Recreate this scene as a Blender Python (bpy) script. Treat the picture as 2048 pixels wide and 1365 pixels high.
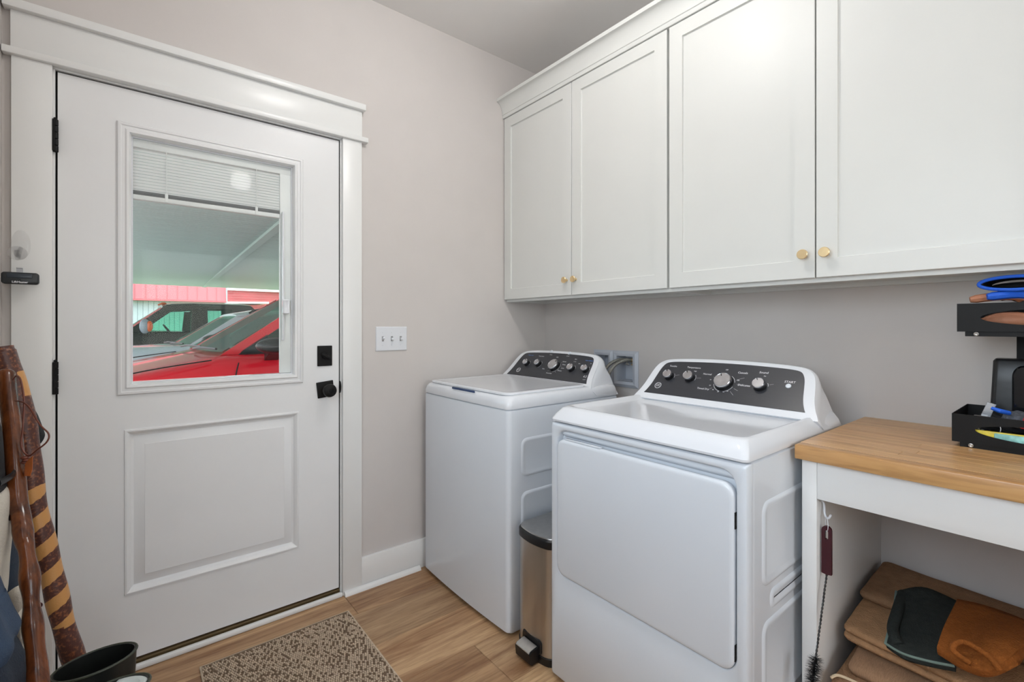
import bpy, bmesh, math, random
from mathutils import Vector, Matrix, noise
random.seed(7)
PI = math.pi
S = bpy.context.scene
COL = S.collection
for o in list(bpy.data.objects): bpy.data.objects.remove(o)

# ------------------------------------------------------------------ camera, sky, sun, lamps, exposure
FPX, HOR = 942.0, 653.0                      # focal length and horizon row of the 2048x1365 photograph
CAM = Vector((-1.987, -2.135, 1.21))
HEAD = math.atan2(2190-1024, FPX)            # heading measured from the x axis
FW = Vector((math.cos(HEAD), math.sin(HEAD), 0)); RT = Vector((math.sin(HEAD), -math.cos(HEAD), 0))
cd = bpy.data.cameras.new('camera'); cam = bpy.data.objects.new('camera', cd); COL.objects.link(cam)
cam.location = CAM; cam.rotation_euler = (PI/2, 0, HEAD-PI/2)
cd.sensor_width = 36; cd.lens = 36*FPX/2048; cd.clip_start = 0.02; cd.clip_end = 300
cd.shift_y = -(682.5-HOR)/2048
S.camera = cam
S.view_settings.view_transform = 'Standard'; S.view_settings.look = 'None'
S.view_settings.gamma = 1; S.view_settings.use_curve_mapping = False
S.view_settings.exposure = 0.32

W = bpy.data.worlds.new('world'); S.world = W; W.use_nodes = True
nt = W.node_tree; bg = nt.nodes['Background']
sky = nt.nodes.new('ShaderNodeTexSky'); sky.sky_type = 'NISHITA'; sky.sun_disc = False
sky.sun_elevation = math.radians(48); sky.sun_rotation = math.radians(200); sky.air_density = 1.0; sky.dust_density = 2.0
mixw = nt.nodes.new('ShaderNodeMix'); mixw.data_type = 'RGBA'; mixw.inputs[0].default_value = 0.55
nt.links.new(sky.outputs[0], mixw.inputs[6]); mixw.inputs[7].default_value = (6, 6.3, 6.4, 1)
nt.links.new(mixw.outputs[2], bg.inputs[0]); bg.inputs[1].default_value = 0.43
def lamp(name, kind, loc, energy, color=(1,1,1), rot=(0,0,0), size=None, size_y=None, shape=None):
    d = bpy.data.lights.new(name, kind); d.energy = energy; d.color = color
    if kind == 'AREA':
        d.shape = shape or 'RECTANGLE'; d.size = size
        if size_y: d.size_y = size_y
    o = bpy.data.objects.new(name, d); o.location = loc; o.rotation_euler = rot; COL.objects.link(o); return o
sun = lamp('sun', 'SUN', (4, -10, 20), 1.7, (1, .96, .9), (math.radians(27), 0, math.radians(30))); sun.data.angle = math.radians(1)
LAMP = (-1.15, -1.11)
l_ = lamp('ceiling_lamp', 'POINT', (LAMP[0], LAMP[1], 2.64), 13.6, (1, .99, .98)); l_.data.shadow_soft_size = .09
l_ = lamp('added_fill_lamp', 'POINT', (-1.15, -3.1, 2.64), 8, (1, .985, .97)); l_.data.shadow_soft_size = .09  # unseen second lamp, added to fill from behind the camera
# fill lamps added at two made-up windows, left wall and behind the camera
lamp('left_fill_light', 'AREA', (-2.285, -1.80, 1.58), 9.5, (.76, .88, 1.0), (0, math.radians(-90), 0), .86, .90)
lamp('rear_fill_light', 'AREA', (-1.15, -4.185, 1.47), 5, (.88, .94, 1.0), (math.radians(90), 0, 0), 1.4, 1.1)

# ------------------------------------------------------------------ helpers
def ray(u, v): return FW + RT*((u-1024)/FPX) + Vector((0, 0, (HOR-v)/FPX))
def hit(u, v, ax, val):                       # point of the plane axis=val seen at (u, v) of the photograph
    d = ray(u, v); return CAM + d*((val-CAM[ax])/d[ax])
def hitp(u, v, p0, n):
    d = ray(u, v); return CAM + d*((p0-CAM).dot(n)/d.dot(n))
def dep(u, v, t): return CAM + ray(u, v)*t
def lin(c): return c/12.92 if c <= .04045 else ((c+.055)/1.055)**2.4
def rgb(r, g, b): return (lin(r/255), lin(g/255), lin(b/255), 1)

MATS = {}
def mat(name, col, rough=.5, metal=0, var=.04, vscale=6, bump=.02, bscale=60, spec=.5, coat=0, stretch=None, emis=0, trans=0, objcol=False):
    if name in MATS: return MATS[name]
    m = bpy.data.materials.new(name); m.use_nodes = True; n = m.node_tree; p = n.nodes['Principled BSDF']; L = n.links
    p.inputs['Roughness'].default_value = rough; p.inputs['Metallic'].default_value = metal
    p.inputs['Specular IOR Level'].default_value = spec; p.inputs['Coat Weight'].default_value = coat
    p.inputs['Coat Roughness'].default_value = .05
    c = rgb(*col)
    tc = n.nodes.new('ShaderNodeTexCoord'); mp = n.nodes.new('ShaderNodeMapping'); L.new(tc.outputs['Object'], mp.inputs[0])
    if stretch: mp.inputs['Scale'].default_value = stretch
    nz = n.nodes.new('ShaderNodeTexNoise'); nz.inputs['Scale'].default_value = vscale; nz.inputs['Detail'].default_value = 5
    L.new(mp.outputs[0], nz.inputs['Vector'])
    rp = n.nodes.new('ShaderNodeValToRGB'); L.new(nz.outputs[0], rp.inputs[0])
    rp.color_ramp.elements[0].position = .3; rp.color_ramp.elements[1].position = .7
    rp.color_ramp.elements[0].color = (c[0]*(1-var), c[1]*(1-var), c[2]*(1-var), 1)
    rp.color_ramp.elements[1].color = (min(1, c[0]*(1+var)), min(1, c[1]*(1+var)), min(1, c[2]*(1+var)), 1)
    out = rp.outputs[0]
    if objcol:
        oi = n.nodes.new('ShaderNodeObjectInfo'); mx = n.nodes.new('ShaderNodeMix'); mx.data_type = 'RGBA'; mx.blend_type = 'MULTIPLY'
        mx.inputs[0].default_value = 1; L.new(out, mx.inputs[6]); L.new(oi.outputs['Color'], mx.inputs[7]); out = mx.outputs[2]
    L.new(out, p.inputs['Base Color'])
    if bump:
        n2 = n.nodes.new('ShaderNodeTexNoise'); n2.inputs['Scale'].default_value = bscale; n2.inputs['Detail'].default_value = 3
        L.new(mp.outputs[0], n2.inputs['Vector'])
        b = n.nodes.new('ShaderNodeBump'); b.inputs['Strength'].default_value = bump; b.inputs['Distance'].default_value = .01
        L.new(n2.outputs[0], b.inputs['Height']); L.new(b.outputs[0], p.inputs['Normal'])
    if emis:
        p.inputs['Emission Color'].default_value = c; p.inputs['Emission Strength'].default_value = emis
    if trans: p.inputs['Transmission Weight'].default_value = trans
    m['p'] = 1; MATS[name] = m; return m
def wood(name, c0, c1, axis='x', rough=.45, scale=1.0, knots=True, dark=None):
    m = bpy.data.materials.new(name); m.use_nodes = True; n = m.node_tree; p = n.nodes['Principled BSDF']; L = n.links
    p.inputs['Roughness'].default_value = rough
    tc = n.nodes.new('ShaderNodeTexCoord'); mp = n.nodes.new('ShaderNodeMapping'); L.new(tc.outputs['Object'], mp.inputs[0])
    oi = n.nodes.new('ShaderNodeObjectInfo')
    cmb = n.nodes.new('ShaderNodeCombineXYZ'); ml = n.nodes.new('ShaderNodeMath'); ml.operation = 'MULTIPLY'; ml.inputs[1].default_value = 37
    L.new(oi.outputs['Random'], ml.inputs[0])
    for i in range(3): L.new(ml.outputs[0], cmb.inputs[i])
    L.new(cmb.outputs[0], mp.inputs['Location'])
    sc = {'x': (1.4, 16, 16), 'y': (16, 1.4, 16), 'z': (16, 16, 1.4)}[axis]
    mp.inputs['Scale'].default_value = tuple(s*scale for s in sc)
    nz = n.nodes.new('ShaderNodeTexNoise'); nz.inputs['Scale'].default_value = 1.0; nz.inputs['Detail'].default_value = 8
    nz.inputs['Roughness'].default_value = .62; nz.inputs['Distortion'].default_value = 1.1; L.new(mp.outputs[0], nz.inputs['Vector'])
    rp = n.nodes.new('ShaderNodeValToRGB'); L.new(nz.outputs[0], rp.inputs[0]); e = rp.color_ramp.elements
    e[0].position = .32; e[0].color = rgb(*c0); e[1].position = .68; e[1].color = rgb(*c1)
    n3 = n.nodes.new('ShaderNodeTexNoise'); n3.inputs['Scale'].default_value = 7; n3.inputs['Detail'].default_value = 4; L.new(mp.outputs[0], n3.inputs['Vector'])
    r3 = n.nodes.new('ShaderNodeValToRGB'); r3.color_ramp.elements[0].position = .35; r3.color_ramp.elements[0].color = (.72, .68, .64, 1)
    r3.color_ramp.elements[1].position = .5; r3.color_ramp.elements[1].color = (1, 1, 1, 1); L.new(n3.outputs[0], r3.inputs[0])
    mx = n.nodes.new('ShaderNodeMix'); mx.data_type = 'RGBA'; mx.blend_type = 'MULTIPLY'; mx.inputs[0].default_value = .7
    L.new(rp.outputs[0], mx.inputs[6]); L.new(r3.outputs[0], mx.inputs[7])
    m2 = n.nodes.new('ShaderNodeMix'); m2.data_type = 'RGBA'; m2.blend_type = 'MULTIPLY'; m2.inputs[0].default_value = 1
    L.new(mx.outputs[2], m2.inputs[6]); L.new(oi.outputs['Color'], m2.inputs[7]); L.new(m2.outputs[2], p.inputs['Base Color'])
    b = n.nodes.new('ShaderNodeBump'); b.inputs['Strength'].default_value = .08; b.inputs['Distance'].default_value = .004
    L.new(n3.outputs[0], b.inputs['Height']); L.new(b.outputs[0], p.inputs['Normal'])
    MATS[name] = m; return m
def glass(name, tint=(1, 1, 1), rough=0.0, refl=.06, op=0.0):
    m = bpy.data.materials.new(name); m.use_nodes = True; n = m.node_tree; n.nodes.clear(); L = n.links
    out = n.nodes.new('ShaderNodeOutputMaterial'); tr = n.nodes.new('ShaderNodeBsdfTransparent'); tr.inputs[0].default_value = (*tint, 1)
    gl = n.nodes.new('ShaderNodeBsdfGlossy'); gl.inputs['Roughness'].default_value = rough
    fr = n.nodes.new('ShaderNodeLayerWeight'); fr.inputs[0].default_value = .12
    ma = n.nodes.new('ShaderNodeMath'); ma.operation = 'MULTIPLY_ADD'; ma.inputs[1].default_value = .06; ma.inputs[2].default_value = refl
    L.new(fr.outputs['Fresnel'], ma.inputs[0]); mx = n.nodes.new('ShaderNodeMixShader'); L.new(ma.outputs[0], mx.inputs[0])
    L.new(tr.outputs[0], mx.inputs[1]); L.new(gl.outputs[0], mx.inputs[2])
    last = mx.outputs[0]
    if op:
        df = n.nodes.new('ShaderNodeBsdfDiffuse'); df.inputs[0].default_value = (*tint, 1); m3 = n.nodes.new('ShaderNodeMixShader'); m3.inputs[0].default_value = op
        L.new(last, m3.inputs[1]); L.new(df.outputs[0], m3.inputs[2]); last = m3.outputs[0]
    L.new(last, out.inputs[0]); MATS[name] = m; return m

class B:
    def __init__(s): s.bm = bmesh.new()
    def box(s, x0, x1, y0, y1, z0, z1, bev=0, seg=2, M=None):
        r = bmesh.ops.create_cube(s.bm, size=1)['verts']
        for v in r: v.co = Vector(((x0+x1)/2+v.co.x*(x1-x0), (y0+y1)/2+v.co.y*(y1-y0), (z0+z1)/2+v.co.z*(z1-z0)))
        if bev:
            es = list({e for v in r for e in v.link_edges})
            q = bmesh.ops.bevel(s.bm, geom=es, offset=bev, segments=seg, affect='EDGES', profile=.5)
            r = list({v for f in q['faces'] for v in f.verts} | {v for v in r if v.is_valid})
        if M is not None:
            for v in r: v.co = M @ v.co
        return s
    def loft(s, loops, cap0=True, cap1=True, closed=True, wrap=False):
        vs = [[s.bm.verts.new(p) for p in lp] for lp in loops]; n = len(vs[0])
        pairs = list(zip(vs, vs[1:])) + ([(vs[-1], vs[0])] if wrap else [])
        for a, b in pairs:
            for i in range(n if closed else n-1):
                j = (i+1) % n
                try: s.bm.faces.new((a[i], a[j], b[j], b[i]))
                except ValueError: pass
        if closed and not wrap:
            if cap0: s.bm.faces.new(vs[0][::-1])
            if cap1: s.bm.faces.new(vs[-1])
        return s
    def tube(s, pts, r, n=10, closed=False, caps=True, sx=1.0):
        pts = [Vector(p) for p in pts]; m = len(pts)
        rs = r if isinstance(r, (list, tuple)) else [r]*m
        loops = []; prev = None
        for i, p in enumerate(pts):
            if closed: t = pts[(i+1) % m]-pts[i-1]
            else: t = pts[min(i+1, m-1)]-pts[max(i-1, 0)]
            t.normalize()
            if prev is None:
                a = Vector((0, 0, 1)) if abs(t.z) < .9 else Vector((1, 0, 0)); x = t.cross(a).normalized()
            else: x = (prev - t*prev.dot(t)).normalized()
            prev = x; y = t.cross(x)
            loops.append([p+x*math.cos(2*PI*k/n)*rs[i]*sx+y*math.sin(2*PI*k/n)*rs[i] for k in range(n)])
        return s.loft(loops, caps, caps, True, closed)
    def lathe(s, prof, o, ax, n=24, caps=True, sq=1.0):
        ax = Vector(ax).normalized(); a = Vector((0, 0, 1)) if abs(ax.z) < .9 else Vector((1, 0, 0)); x = ax.cross(a).normalized(); y = ax.cross(x)
        o = Vector(o)
        return s.loft([[o+ax*h+(x*math.cos(2*PI*k/n)+y*math.sin(2*PI*k/n)*sq)*r for k in range(n)] for r, h in prof], caps, caps)
    def ell(s, c, rx, ry, rz, u=12, v=8, M=None):
        r = bmesh.ops.create_uvsphere(s.bm, u_segments=u, v_segments=v, radius=1)['verts']
        for w in r:
            p = Vector((w.co.x*rx, w.co.y*ry, w.co.z*rz))
            if M is not None: p = M @ p
            w.co = p + Vector(c)
        return s
    def build(s, name, m, parent=None, smooth=35, org=None):
        bmesh.ops.recalc_face_normals(s.bm, faces=s.bm.faces)
        if org is None: org = parent_org(parent)
        if org.length > 0: bmesh.ops.translate(s.bm, verts=s.bm.verts, vec=-org)
        me = bpy.data.meshes.new(name); s.bm.to_mesh(me); s.bm.free()
        if smooth:
            me.shade_smooth(); me.set_sharp_from_angle(angle=math.radians(smooth))
        if m is not None: me.materials.append(m)
        o = bpy.data.objects.new(name, me); COL.objects.link(o)
        if parent is not None: o.parent = parent
        else: o.location = org
        return o
def parent_org(p):
    v = Vector((0, 0, 0))
    while p is not None: v = v+p.location; p = p.parent
    return v
def thing(name, label, cat, loc=(0, 0, 0), group=None):
    o = bpy.data.objects.new(name, None); o.empty_display_size = .05; COL.objects.link(o); o.location = loc
    o['label'] = label; o['category'] = cat
    if group: o['group'] = group
    return o
def tag(o, label, cat, group=None):
    o['label'] = label; o['category'] = cat
    if group: o['group'] = group
    return o
def struct(o): o['kind'] = 'structure'; return o
def solo(b, name, m, label, cat, org, group=None, smooth=35):
    o = b.build(name, m, None, smooth, Vector(org)); return tag(o, label, cat, group)
def rr(a0, a1, b0, b1, r, n=6):
    if a1 < a0: a0, a1 = a1, a0
    if b1 < b0: b0, b1 = b1, b0
    r = max(r, 1e-5); out = []
    for cx, cy, st in ((a1-r, b1-r, 0), (a0+r, b1-r, 90), (a0+r, b0+r, 180), (a1-r, b0+r, 270)):
        for k in range(n+1):
            t = math.radians(st+90*k/n); out.append((cx+r*math.cos(t), cy+r*math.sin(t)))
    return out
def sharp(a0, a1, b0, b1): return [(a0, b0), (a1, b0), (a1, b1), (a0, b1)]
def nest(b, rect, steps, mp, cap0=False, cap1=True, r=None, n=6):
    """rings of a rectangle: steps = (inset, height[, radius]); mp maps (a, b, height) to a point"""
    a0, a1, b0, b1 = rect; loops = []
    for st in steps:
        i, h = st[0], st[1]
        if r is None: pts = sharp(a0+i, a1-i, b0+i, b1-i)
        else: pts = rr(a0+i, a1-i, b0+i, b1-i, st[2] if len(st) > 2 else max(r-i, .001), n)
        loops.append([mp(p[0], p[1], h) for p in pts])
    b.loft(loops, cap0, cap1); return b
def catmull(pts, k=6, closed=False):
    pts = [Vector(p) for p in pts]; n = len(pts); out = []
    rng = range(n if closed else n-1)
    for i in rng:
        if closed: p0, p1, p2, p3 = pts[i-1], pts[i], pts[(i+1) % n], pts[(i+2) % n]
        else: p0, p1, p2, p3 = pts[max(i-1, 0)], pts[i], pts[i+1], pts[min(i+2, n-1)]
        for j in range(k):
            t = j/k
            out.append(.5*((2*p1)+(p2-p0)*t+(2*p0-5*p1+4*p2-p3)*t*t+(3*p1-p0-3*p2+p3)*t**3))
    if not closed: out.append(pts[-1])
    return out
def text_into(b, txt, o, ux, uy, size, depth=.0004, align='CENTER', bold=0.0):
    cu = bpy.data.curves.new('t', 'FONT'); cu.body = txt; cu.size = size; cu.align_x = align; cu.align_y = 'CENTER'; cu.offset = bold; cu.resolution_u = 2
    ob = bpy.data.objects.new('t', cu); COL.objects.link(ob)
    me = bpy.data.meshes.new_from_object(ob.evaluated_get(bpy.context.evaluated_depsgraph_get()))
    bpy.data.objects.remove(ob); bpy.data.curves.remove(cu)
    ux = Vector(ux).normalized(); uy = Vector(uy).normalized(); nn = ux.cross(uy); o = Vector(o)+nn*depth
    vs = [b.bm.verts.new(o+ux*v.co.x+uy*v.co.y) for v in me.vertices]
    for p in me.polygons:
        try: b.bm.faces.new([vs[i] for i in p.vertices])
        except ValueError: pass
    bpy.data.meshes.remove(me)
def dupe(root, loc, label=None, group=None, rz=None):
    r = root.copy(); COL.objects.link(r); r.location = loc
    if rz is not None: r.rotation_euler = (0, 0, rz)
    if label: r['label'] = label
    if group: r['group'] = group
    for ch in root.children:
        c = ch.copy(); COL.objects.link(c); c.parent = r
        for g in ch.children:
            d = g.copy(); COL.objects.link(d); d.parent = c
    return r

# ------------------------------------------------------------------ materials
WALL = mat('wall_paint', (207, 201, 197), .75, var=.015, bump=.03, bscale=220)
CEIL = mat('ceiling_paint', (232, 229, 226), .8, var=.01, bump=.03, bscale=200)
TRIM = mat('white_trim_paint', (233, 233, 231), .32, var=.01, bump=.02, bscale=40)
DOORP = mat('white_door_paint', (234, 234, 234), .35, var=.012, bump=.02, bscale=50)
CABP = mat('white_cabinet_paint', (216, 216, 212), .42, var=.01, bump=.015, bscale=50)
ENAM = mat('white_enamel', (220, 225, 231), .16, var=.006, bump=0)
PLAST = mat('white_gloss_plastic', (226, 228, 232), .10, var=.006, bump=0)
PANELD = mat('dark_console_panel', (52, 53, 58), .32, var=.05, vscale=20, bump=0, stretch=(1, 1, 30))
CHROME = mat('brushed_chrome', (200, 200, 204), .22, 1, var=.12, vscale=30, bump=.02, bscale=200)
BLKP = mat('black_plastic', (18, 18, 20), .35, var=.1)
BLKM = mat('black_powder_coat', (17, 16, 16), .55, var=.1, bump=.03, bscale=200, spec=.25)
BRASS = mat('satin_brass', (234, 208, 162), .28, 1, var=.05)
WPRINT = mat('white_print', (225, 225, 228), .6, bump=0)
BPRINT = mat('blue_print', (90, 140, 215), .6, bump=0)
STEEL = mat('brushed_steel', (188, 186, 183), .30, .95, var=.06, vscale=4, bump=.03, bscale=90, stretch=(12, 12, .6))
GREYP = mat('grey_pvc', (196, 200, 208), .45)
GAP = mat('dark_gap', (26, 24, 24), .8)
BRONZE = mat('bronze_threshold', (112, 94, 66), .45, .5, var=.15, vscale=12)
BLIND = mat('blind_white', (240, 240, 240), .5, bump=0)
SLAT = mat('blind_slat', (245, 245, 245), .5, bump=0); n = SLAT.node_tree; tl = n.nodes.new('ShaderNodeBsdfTranslucent'); tl.inputs[0].default_value = (.95, .95, .95, 1); mxs = n.nodes.new('ShaderNodeMixShader'); mxs.inputs[0].default_value = .5
n.links.new(n.nodes['Principled BSDF'].outputs[0], mxs.inputs[1]); n.links.new(tl.outputs[0], mxs.inputs[2]); n.links.new(mxs.outputs[0], n.nodes['Material Output'].inputs[0])
GLASS = glass('clear_glass', (.98, .99, .985), 0, .004)

# ------------------------------------------------------------------ room shell
XL, YB, YF, HC = -2.30, 0.0, -4.2, 2.743
def sbox(name, dims, m, bev=0):
    return struct(B().box(*dims, bev=bev).build(name, m, None, 35, Vector((0, 0, 0))))
sub = sbox('floor', (XL-.1, .1, YF-.1, .0, -.06, -.006), mat('subfloor', (90, 74, 58), .8))
PLK = wood('oak_plank', (146, 108, 76), (214, 184, 146), 'x', .42)
PW, YS = .2335, -.6555
JOINT = {0: -1.245, 1: -2.9, 2: -2.9, 3: -.977, 4: -1.55}       # x of one butt joint in each of the first rows from the door wall
DARKP, MIDP, LITEP = (.72, .62, .54, 1), (.88, .80, .72, 1), (1.06, 1.02, .96, 1)
PTONE = {(0, 0): MIDP, (0, 1): (.76, .67, .59, 1), (1, 0): DARKP, (2, 0): LITEP, (3, 0): DARKP, (3, 1): (.90, .84, .78, 1), (4, 1): LITEP}
for row in range(19):
    y1 = YS+PW*3-row*PW; y0 = max(y1-PW, YF); y1 = min(y1, -.001)
    if y0 >= y1: continue
    j = JOINT.get(row, random.uniform(-2.2, -1.0))
    cuts = [XL] + sorted(c for c in [j+1.5*k for k in (-1, 0, 1, 2)] if XL+.08 < c < -.08) + [0]
    for q, (a, c) in enumerate(zip(cuts, cuts[1:])):
        o = B().box(a+.0006, c-.0006, y0+.0006, y1-.0006, -.006, 0, bev=.0012, seg=1).build('plank', PLK, sub)
        t = random.uniform(.76, 1.0); w = random.uniform(-.03, .03); o.color = PTONE.get((row, q), (t, t*(.95+w), t*(.90+2*w), 1))
sbox('ceiling', (XL-.15, .15, YF-.15, .15, HC, HC+.1), CEIL)
# far wall with the door opening
DX0, DX1, DZ = -2.200, -1.236, 2.066
b = B(); b.box(XL-.15, DX0, 0, .14, -.06, HC); b.box(DX1, .15, 0, .14, -.06, HC); b.box(DX0, DX1, 0, .14, DZ, HC)
struct(b.build('wall_back', WALL, None, 0, Vector((0, 0, 0))))
# right wall, with the recess of the laundry outlet box cut in
OY0, OY1, OZ0, OZ1 = -.672, -.40, .912, 1.070
b = B(); b.box(0, .12, OY1, .0, 0, HC); b.box(0, .12, YF, OY0, 0, HC); b.box(0, .12, OY0, OY1, OZ1, HC); b.box(0, .12, OY0, OY1, 0, OZ0); b.box(.1, .12, OY0, OY1, OZ0, OZ1)
struct(b.build('wall_right', WALL, None, 0, Vector((0, 0, 0))))
vx0, vx1, vz0, vz1 = -1.9, -.4, .90, 2.05
b = B(); b.box(XL, vx0, YF-.12, YF, 0, HC); b.box(vx1, 0, YF-.12, YF, 0, HC); b.box(vx0, vx1, YF-.12, YF, 0, vz0); b.box(vx0, vx1, YF-.12, YF, vz1, HC)
struct(b.build('wall_front', WALL, None, 0, Vector((0, 0, 0))))
w = struct(B().box(vx0, vx1, YF-.08, YF-.07, vz0, vz1).build('added_window_2', GLASS, None, 0, Vector((0, 0, 0))))  # made-up window out of view, put in for the rear fill lamp
b = B(); nest(b, (vx0-.08, vx1+.08, vz0-.08, vz1+.08), [(0, 0), (0, .012), (.075, .012), (.075, 0)], lambda a, c, h: Vector((a, YF+h, c)), cap1=False); b.build('added_window_frame', TRIM, w)
b = B(); b.box((vx0+vx1)/2-.02, (vx0+vx1)/2+.02, YF-.07, YF-.05, vz0, vz1); b.build('added_muntin', TRIM, w)
# left wall, with an unseen window added for the fill lamp
wy0, wy1, wz0, wz1 = -2.28, -1.32, 1.13, 2.03
b = B(); b.box(XL-.12, XL, YF, wy0, 0, HC); b.box(XL-.12, XL, wy1, 0, 0, HC); b.box(XL-.12, XL, wy0, wy1, 0, wz0); b.box(XL-.12, XL, wy0, wy1, wz1, HC)
struct(b.build('wall_left', WALL, None, 0, Vector((0, 0, 0))))
w = struct(B().box(XL-.08, XL-.07, wy0, wy1, wz0, wz1).build('added_window_1', GLASS, None, 0, Vector((0, 0, 0))))
b = B(); nest(b, (wy0-.08, wy1+.08, wz0-.08, wz1+.08), [(0, 0), (0, .012), (.075, .012), (.075, 0)], lambda a, c, h: Vector((XL+h, a, c)), cap1=False); b.build('added_window_frame', TRIM, w)
b = B(); b.box(XL-.07, XL-.05, (wy0+wy1)/2-.02, (wy0+wy1)/2+.02, wz0, wz1); b.box(XL-.07, XL-.05, wy0, wy1, (wz0+wz1)/2-.02, (wz0+wz1)/2+.02); b.build('added_muntin', TRIM, w)
# baseboards and shoe mouldings
def shoe(name, p0, p1, side):
    b = B(); d = Vector(side); r = .019; loops = []
    for P in (p0, p1):
        P = Vector(P); loops.append([P]+[P+d*r*math.cos(t)+Vector((0, 0, r*math.sin(t))) for t in [PI/2*k/5 for k in range(6)]])
    return struct(b.loft(loops).build(name, TRIM, None, 35, Vector((0, 0, 0))))
sbox('baseboard_back', (-1.163, -.0, -.015, 0, 0, .142), TRIM, .002)
sbox('baseboard_right', (-.015, 0, -1.63, -.015, 0, .142), TRIM, .002)
sbox('baseboard_left', (XL, XL+.015, YF, -.02, 0, .142), TRIM, .002)
shoe('trim_1', (-1.245, -.0181, 0), (-.87, -.0181, 0), (0, -1, 0))
sbox('trim_2', (-2.184, -1.251, -.026, -.004, 0, .019), TRIM, .007)
# door casing
CY = -.018
sbox('trim_3', (-2.2785, -2.186, CY, 0, 0, 2.056), TRIM, .002)
sbox('trim_4', (-1.250, -1.163, CY, 0, 0, 2.056), TRIM, .002)
sbox('trim_5', (-2.298, -1.137, CY-.014, 0, 2.056, 2.078), TRIM, .003)
sbox('trim_6', (-2.280, -1.162, CY, 0, 2.078, 2.198), TRIM, .001)
sbox('trim_7', (-2.296, -1.150, CY-.020, 0, 2.198, 2.226), TRIM, .003)
b = B(); b.box(DX0, -2.181, 0, .14, .0, 2.052); b.box(-1.256, DX1, 0, .14, 0, 2.052); b.box(DX0, DX1, 0, .14, 2.050, DZ)
b.box(-2.181, -2.167, .052, .07, 0, 2.05); b.box(-1.27, -1.256, .052, .07, 0, 2.05); b.box(-2.181, -1.256, .052, .07, 2.036, 2.05)
struct(b.build('trim_8', TRIM, None, 35, Vector((0, 0, 0))))
b = B(); b.box(-2.1808, -2.172, .0495, .052, 0, 2.0498); b.box(-1.265, -1.2562, .0495, .052, 0, 2.0498); b.box(-2.18, -1.257, .0495, .052, 2.04, 2.0498)
b.box(-2.1808, -2.1795, .012, .05, .02, 2.0498); b.box(-1.2575, -1.2562, .010, .05, .02, 2.0498); b.box(-2.18, -1.257, .012, .05, 2.0482, 2.0498)
struct(b.build('trim_9', GAP, None, 0, Vector((0, 0, 0))))
b = B(); b.box(-2.18, -1.257, -.004, .14, 0, .014, .002); b.box(-2.18, -1.257, .003, .05, .0142, .026, .003)
struct(b.build('trim_10', BRONZE, None, 35, Vector((0, 0, 0))))

# ------------------------------------------------------------------ the door
FY = .004                                     # front face of the door
dr = bpy.data.objects.new('door_1', None); COL.objects.link(dr); dr.location = (-2.178, FY, .0); dr['kind'] = 'structure'
x0, x1, z0, z1 = -2.1755, -1.2610, .034, 2.0445
PX0, PX1, PZ0, PZ1 = -2.007, -1.431, .264, .846
GX0, GX1, GZ0, GZ1 = -2.020, -1.420, .976, 1.919
b = B(); t = .045
for d in ((x0, GX0, z0, z1), (GX1, x1, z0, z1), (GX0, GX1, GZ1, z1), (GX0, GX1, PZ1, GZ0), (GX0, GX1, z0, PZ0), (GX0, PX0, PZ0, PZ1), (PX1, GX1, PZ0, PZ1)):
    b.box(d[0], d[1], FY, FY+t, d[2], d[3])
bmesh.ops.remove_doubles(b.bm, verts=b.bm.verts, dist=1e-5)
b.build('slab', DOORP, dr, 0)
b = B(); mp = lambda a, c, h: Vector((a, FY-h, c))
nest(b, (PX0, PX1, PZ0, PZ1), [(0, 0), (.002, .005), (.007, .006), (.013, .002), (.019, -.009), (.026, -.012), (.056, -.001), (.058, .0008)], mp)
b.box(PX0, PX1, FY+.03, FY+.044, PZ0, PZ1)
b.build('raised_panel', DOORP, dr, 30)
b = B()
nest(b, (-2.027, -1.414, .968, 1.926), [(.001, -.001), (0, .004), (.004, .010), (.011, .011), (.014, .007), (.022, .008), (.027, .013), (.034, .012), (.038, .004), (.040, -.012), (.040, -.044)], mp, cap1=False)
lf = b.build('glazing_frame', DOORP, dr, 30)
IX0, IX1, IZ0, IZ1 = -1.987, -1.454, 1.008, 1.886
b = B(); nest(b, (IX0, IX1, IZ0, IZ1), [(0, -.0121), (.004, -.012), (.004, -.04)], mp, cap1=False); b.build('glazing_bead', PLAST, dr, 30)
b = B(); b.box(IX0+.001, IX1-.001, FY+.014, FY+.016, IZ0+.001, IZ1-.001); b.build('glass_pane', GLASS, dr, 0)
b = B(); b.box(IX0+.001, IX1-.001, FY+.038, FY+.040, IZ0+.001, IZ1-.001); b.build('glass_pane', GLASS, dr, 0)
# blind between the panes
SX0, SX1 = IX0+.004, -1.501
b = B(); b.box(SX0, IX1-.003, FY+.018, FY+.036, 1.853, IZ1-.004, .001); bl = b.build('blind', BLIND, dr)
for k in range(14):
    zc = 1.845-k*.0112
    loops = [[Vector((x, FY+.027+(q-.5)*.006, zc+(q-.5)*.0116+.0)) for q in (0, .25, .5, .75, 1)]+[Vector((x, FY+.0274+(q-.5)*.006, zc+(q-.5)*.0116+.0)) for q in (1, .75, .5, .25, 0)] for x in (SX0, SX1)]
    B().loft(loops).build('slat', SLAT, bl)
b = B()
for k in range(7): b.box(SX0, SX1, FY+.020, FY+.034, 1.684+k*.0022, 1.6848+k*.0022)
b.build('stacked_slats', mat('blind_grey', (176, 176, 178), .5), bl, 0)
B().box(SX0, SX1, FY+.018, FY+.036, 1.666, 1.683, .002).build('bottom_rail', BLIND, bl)
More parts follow.
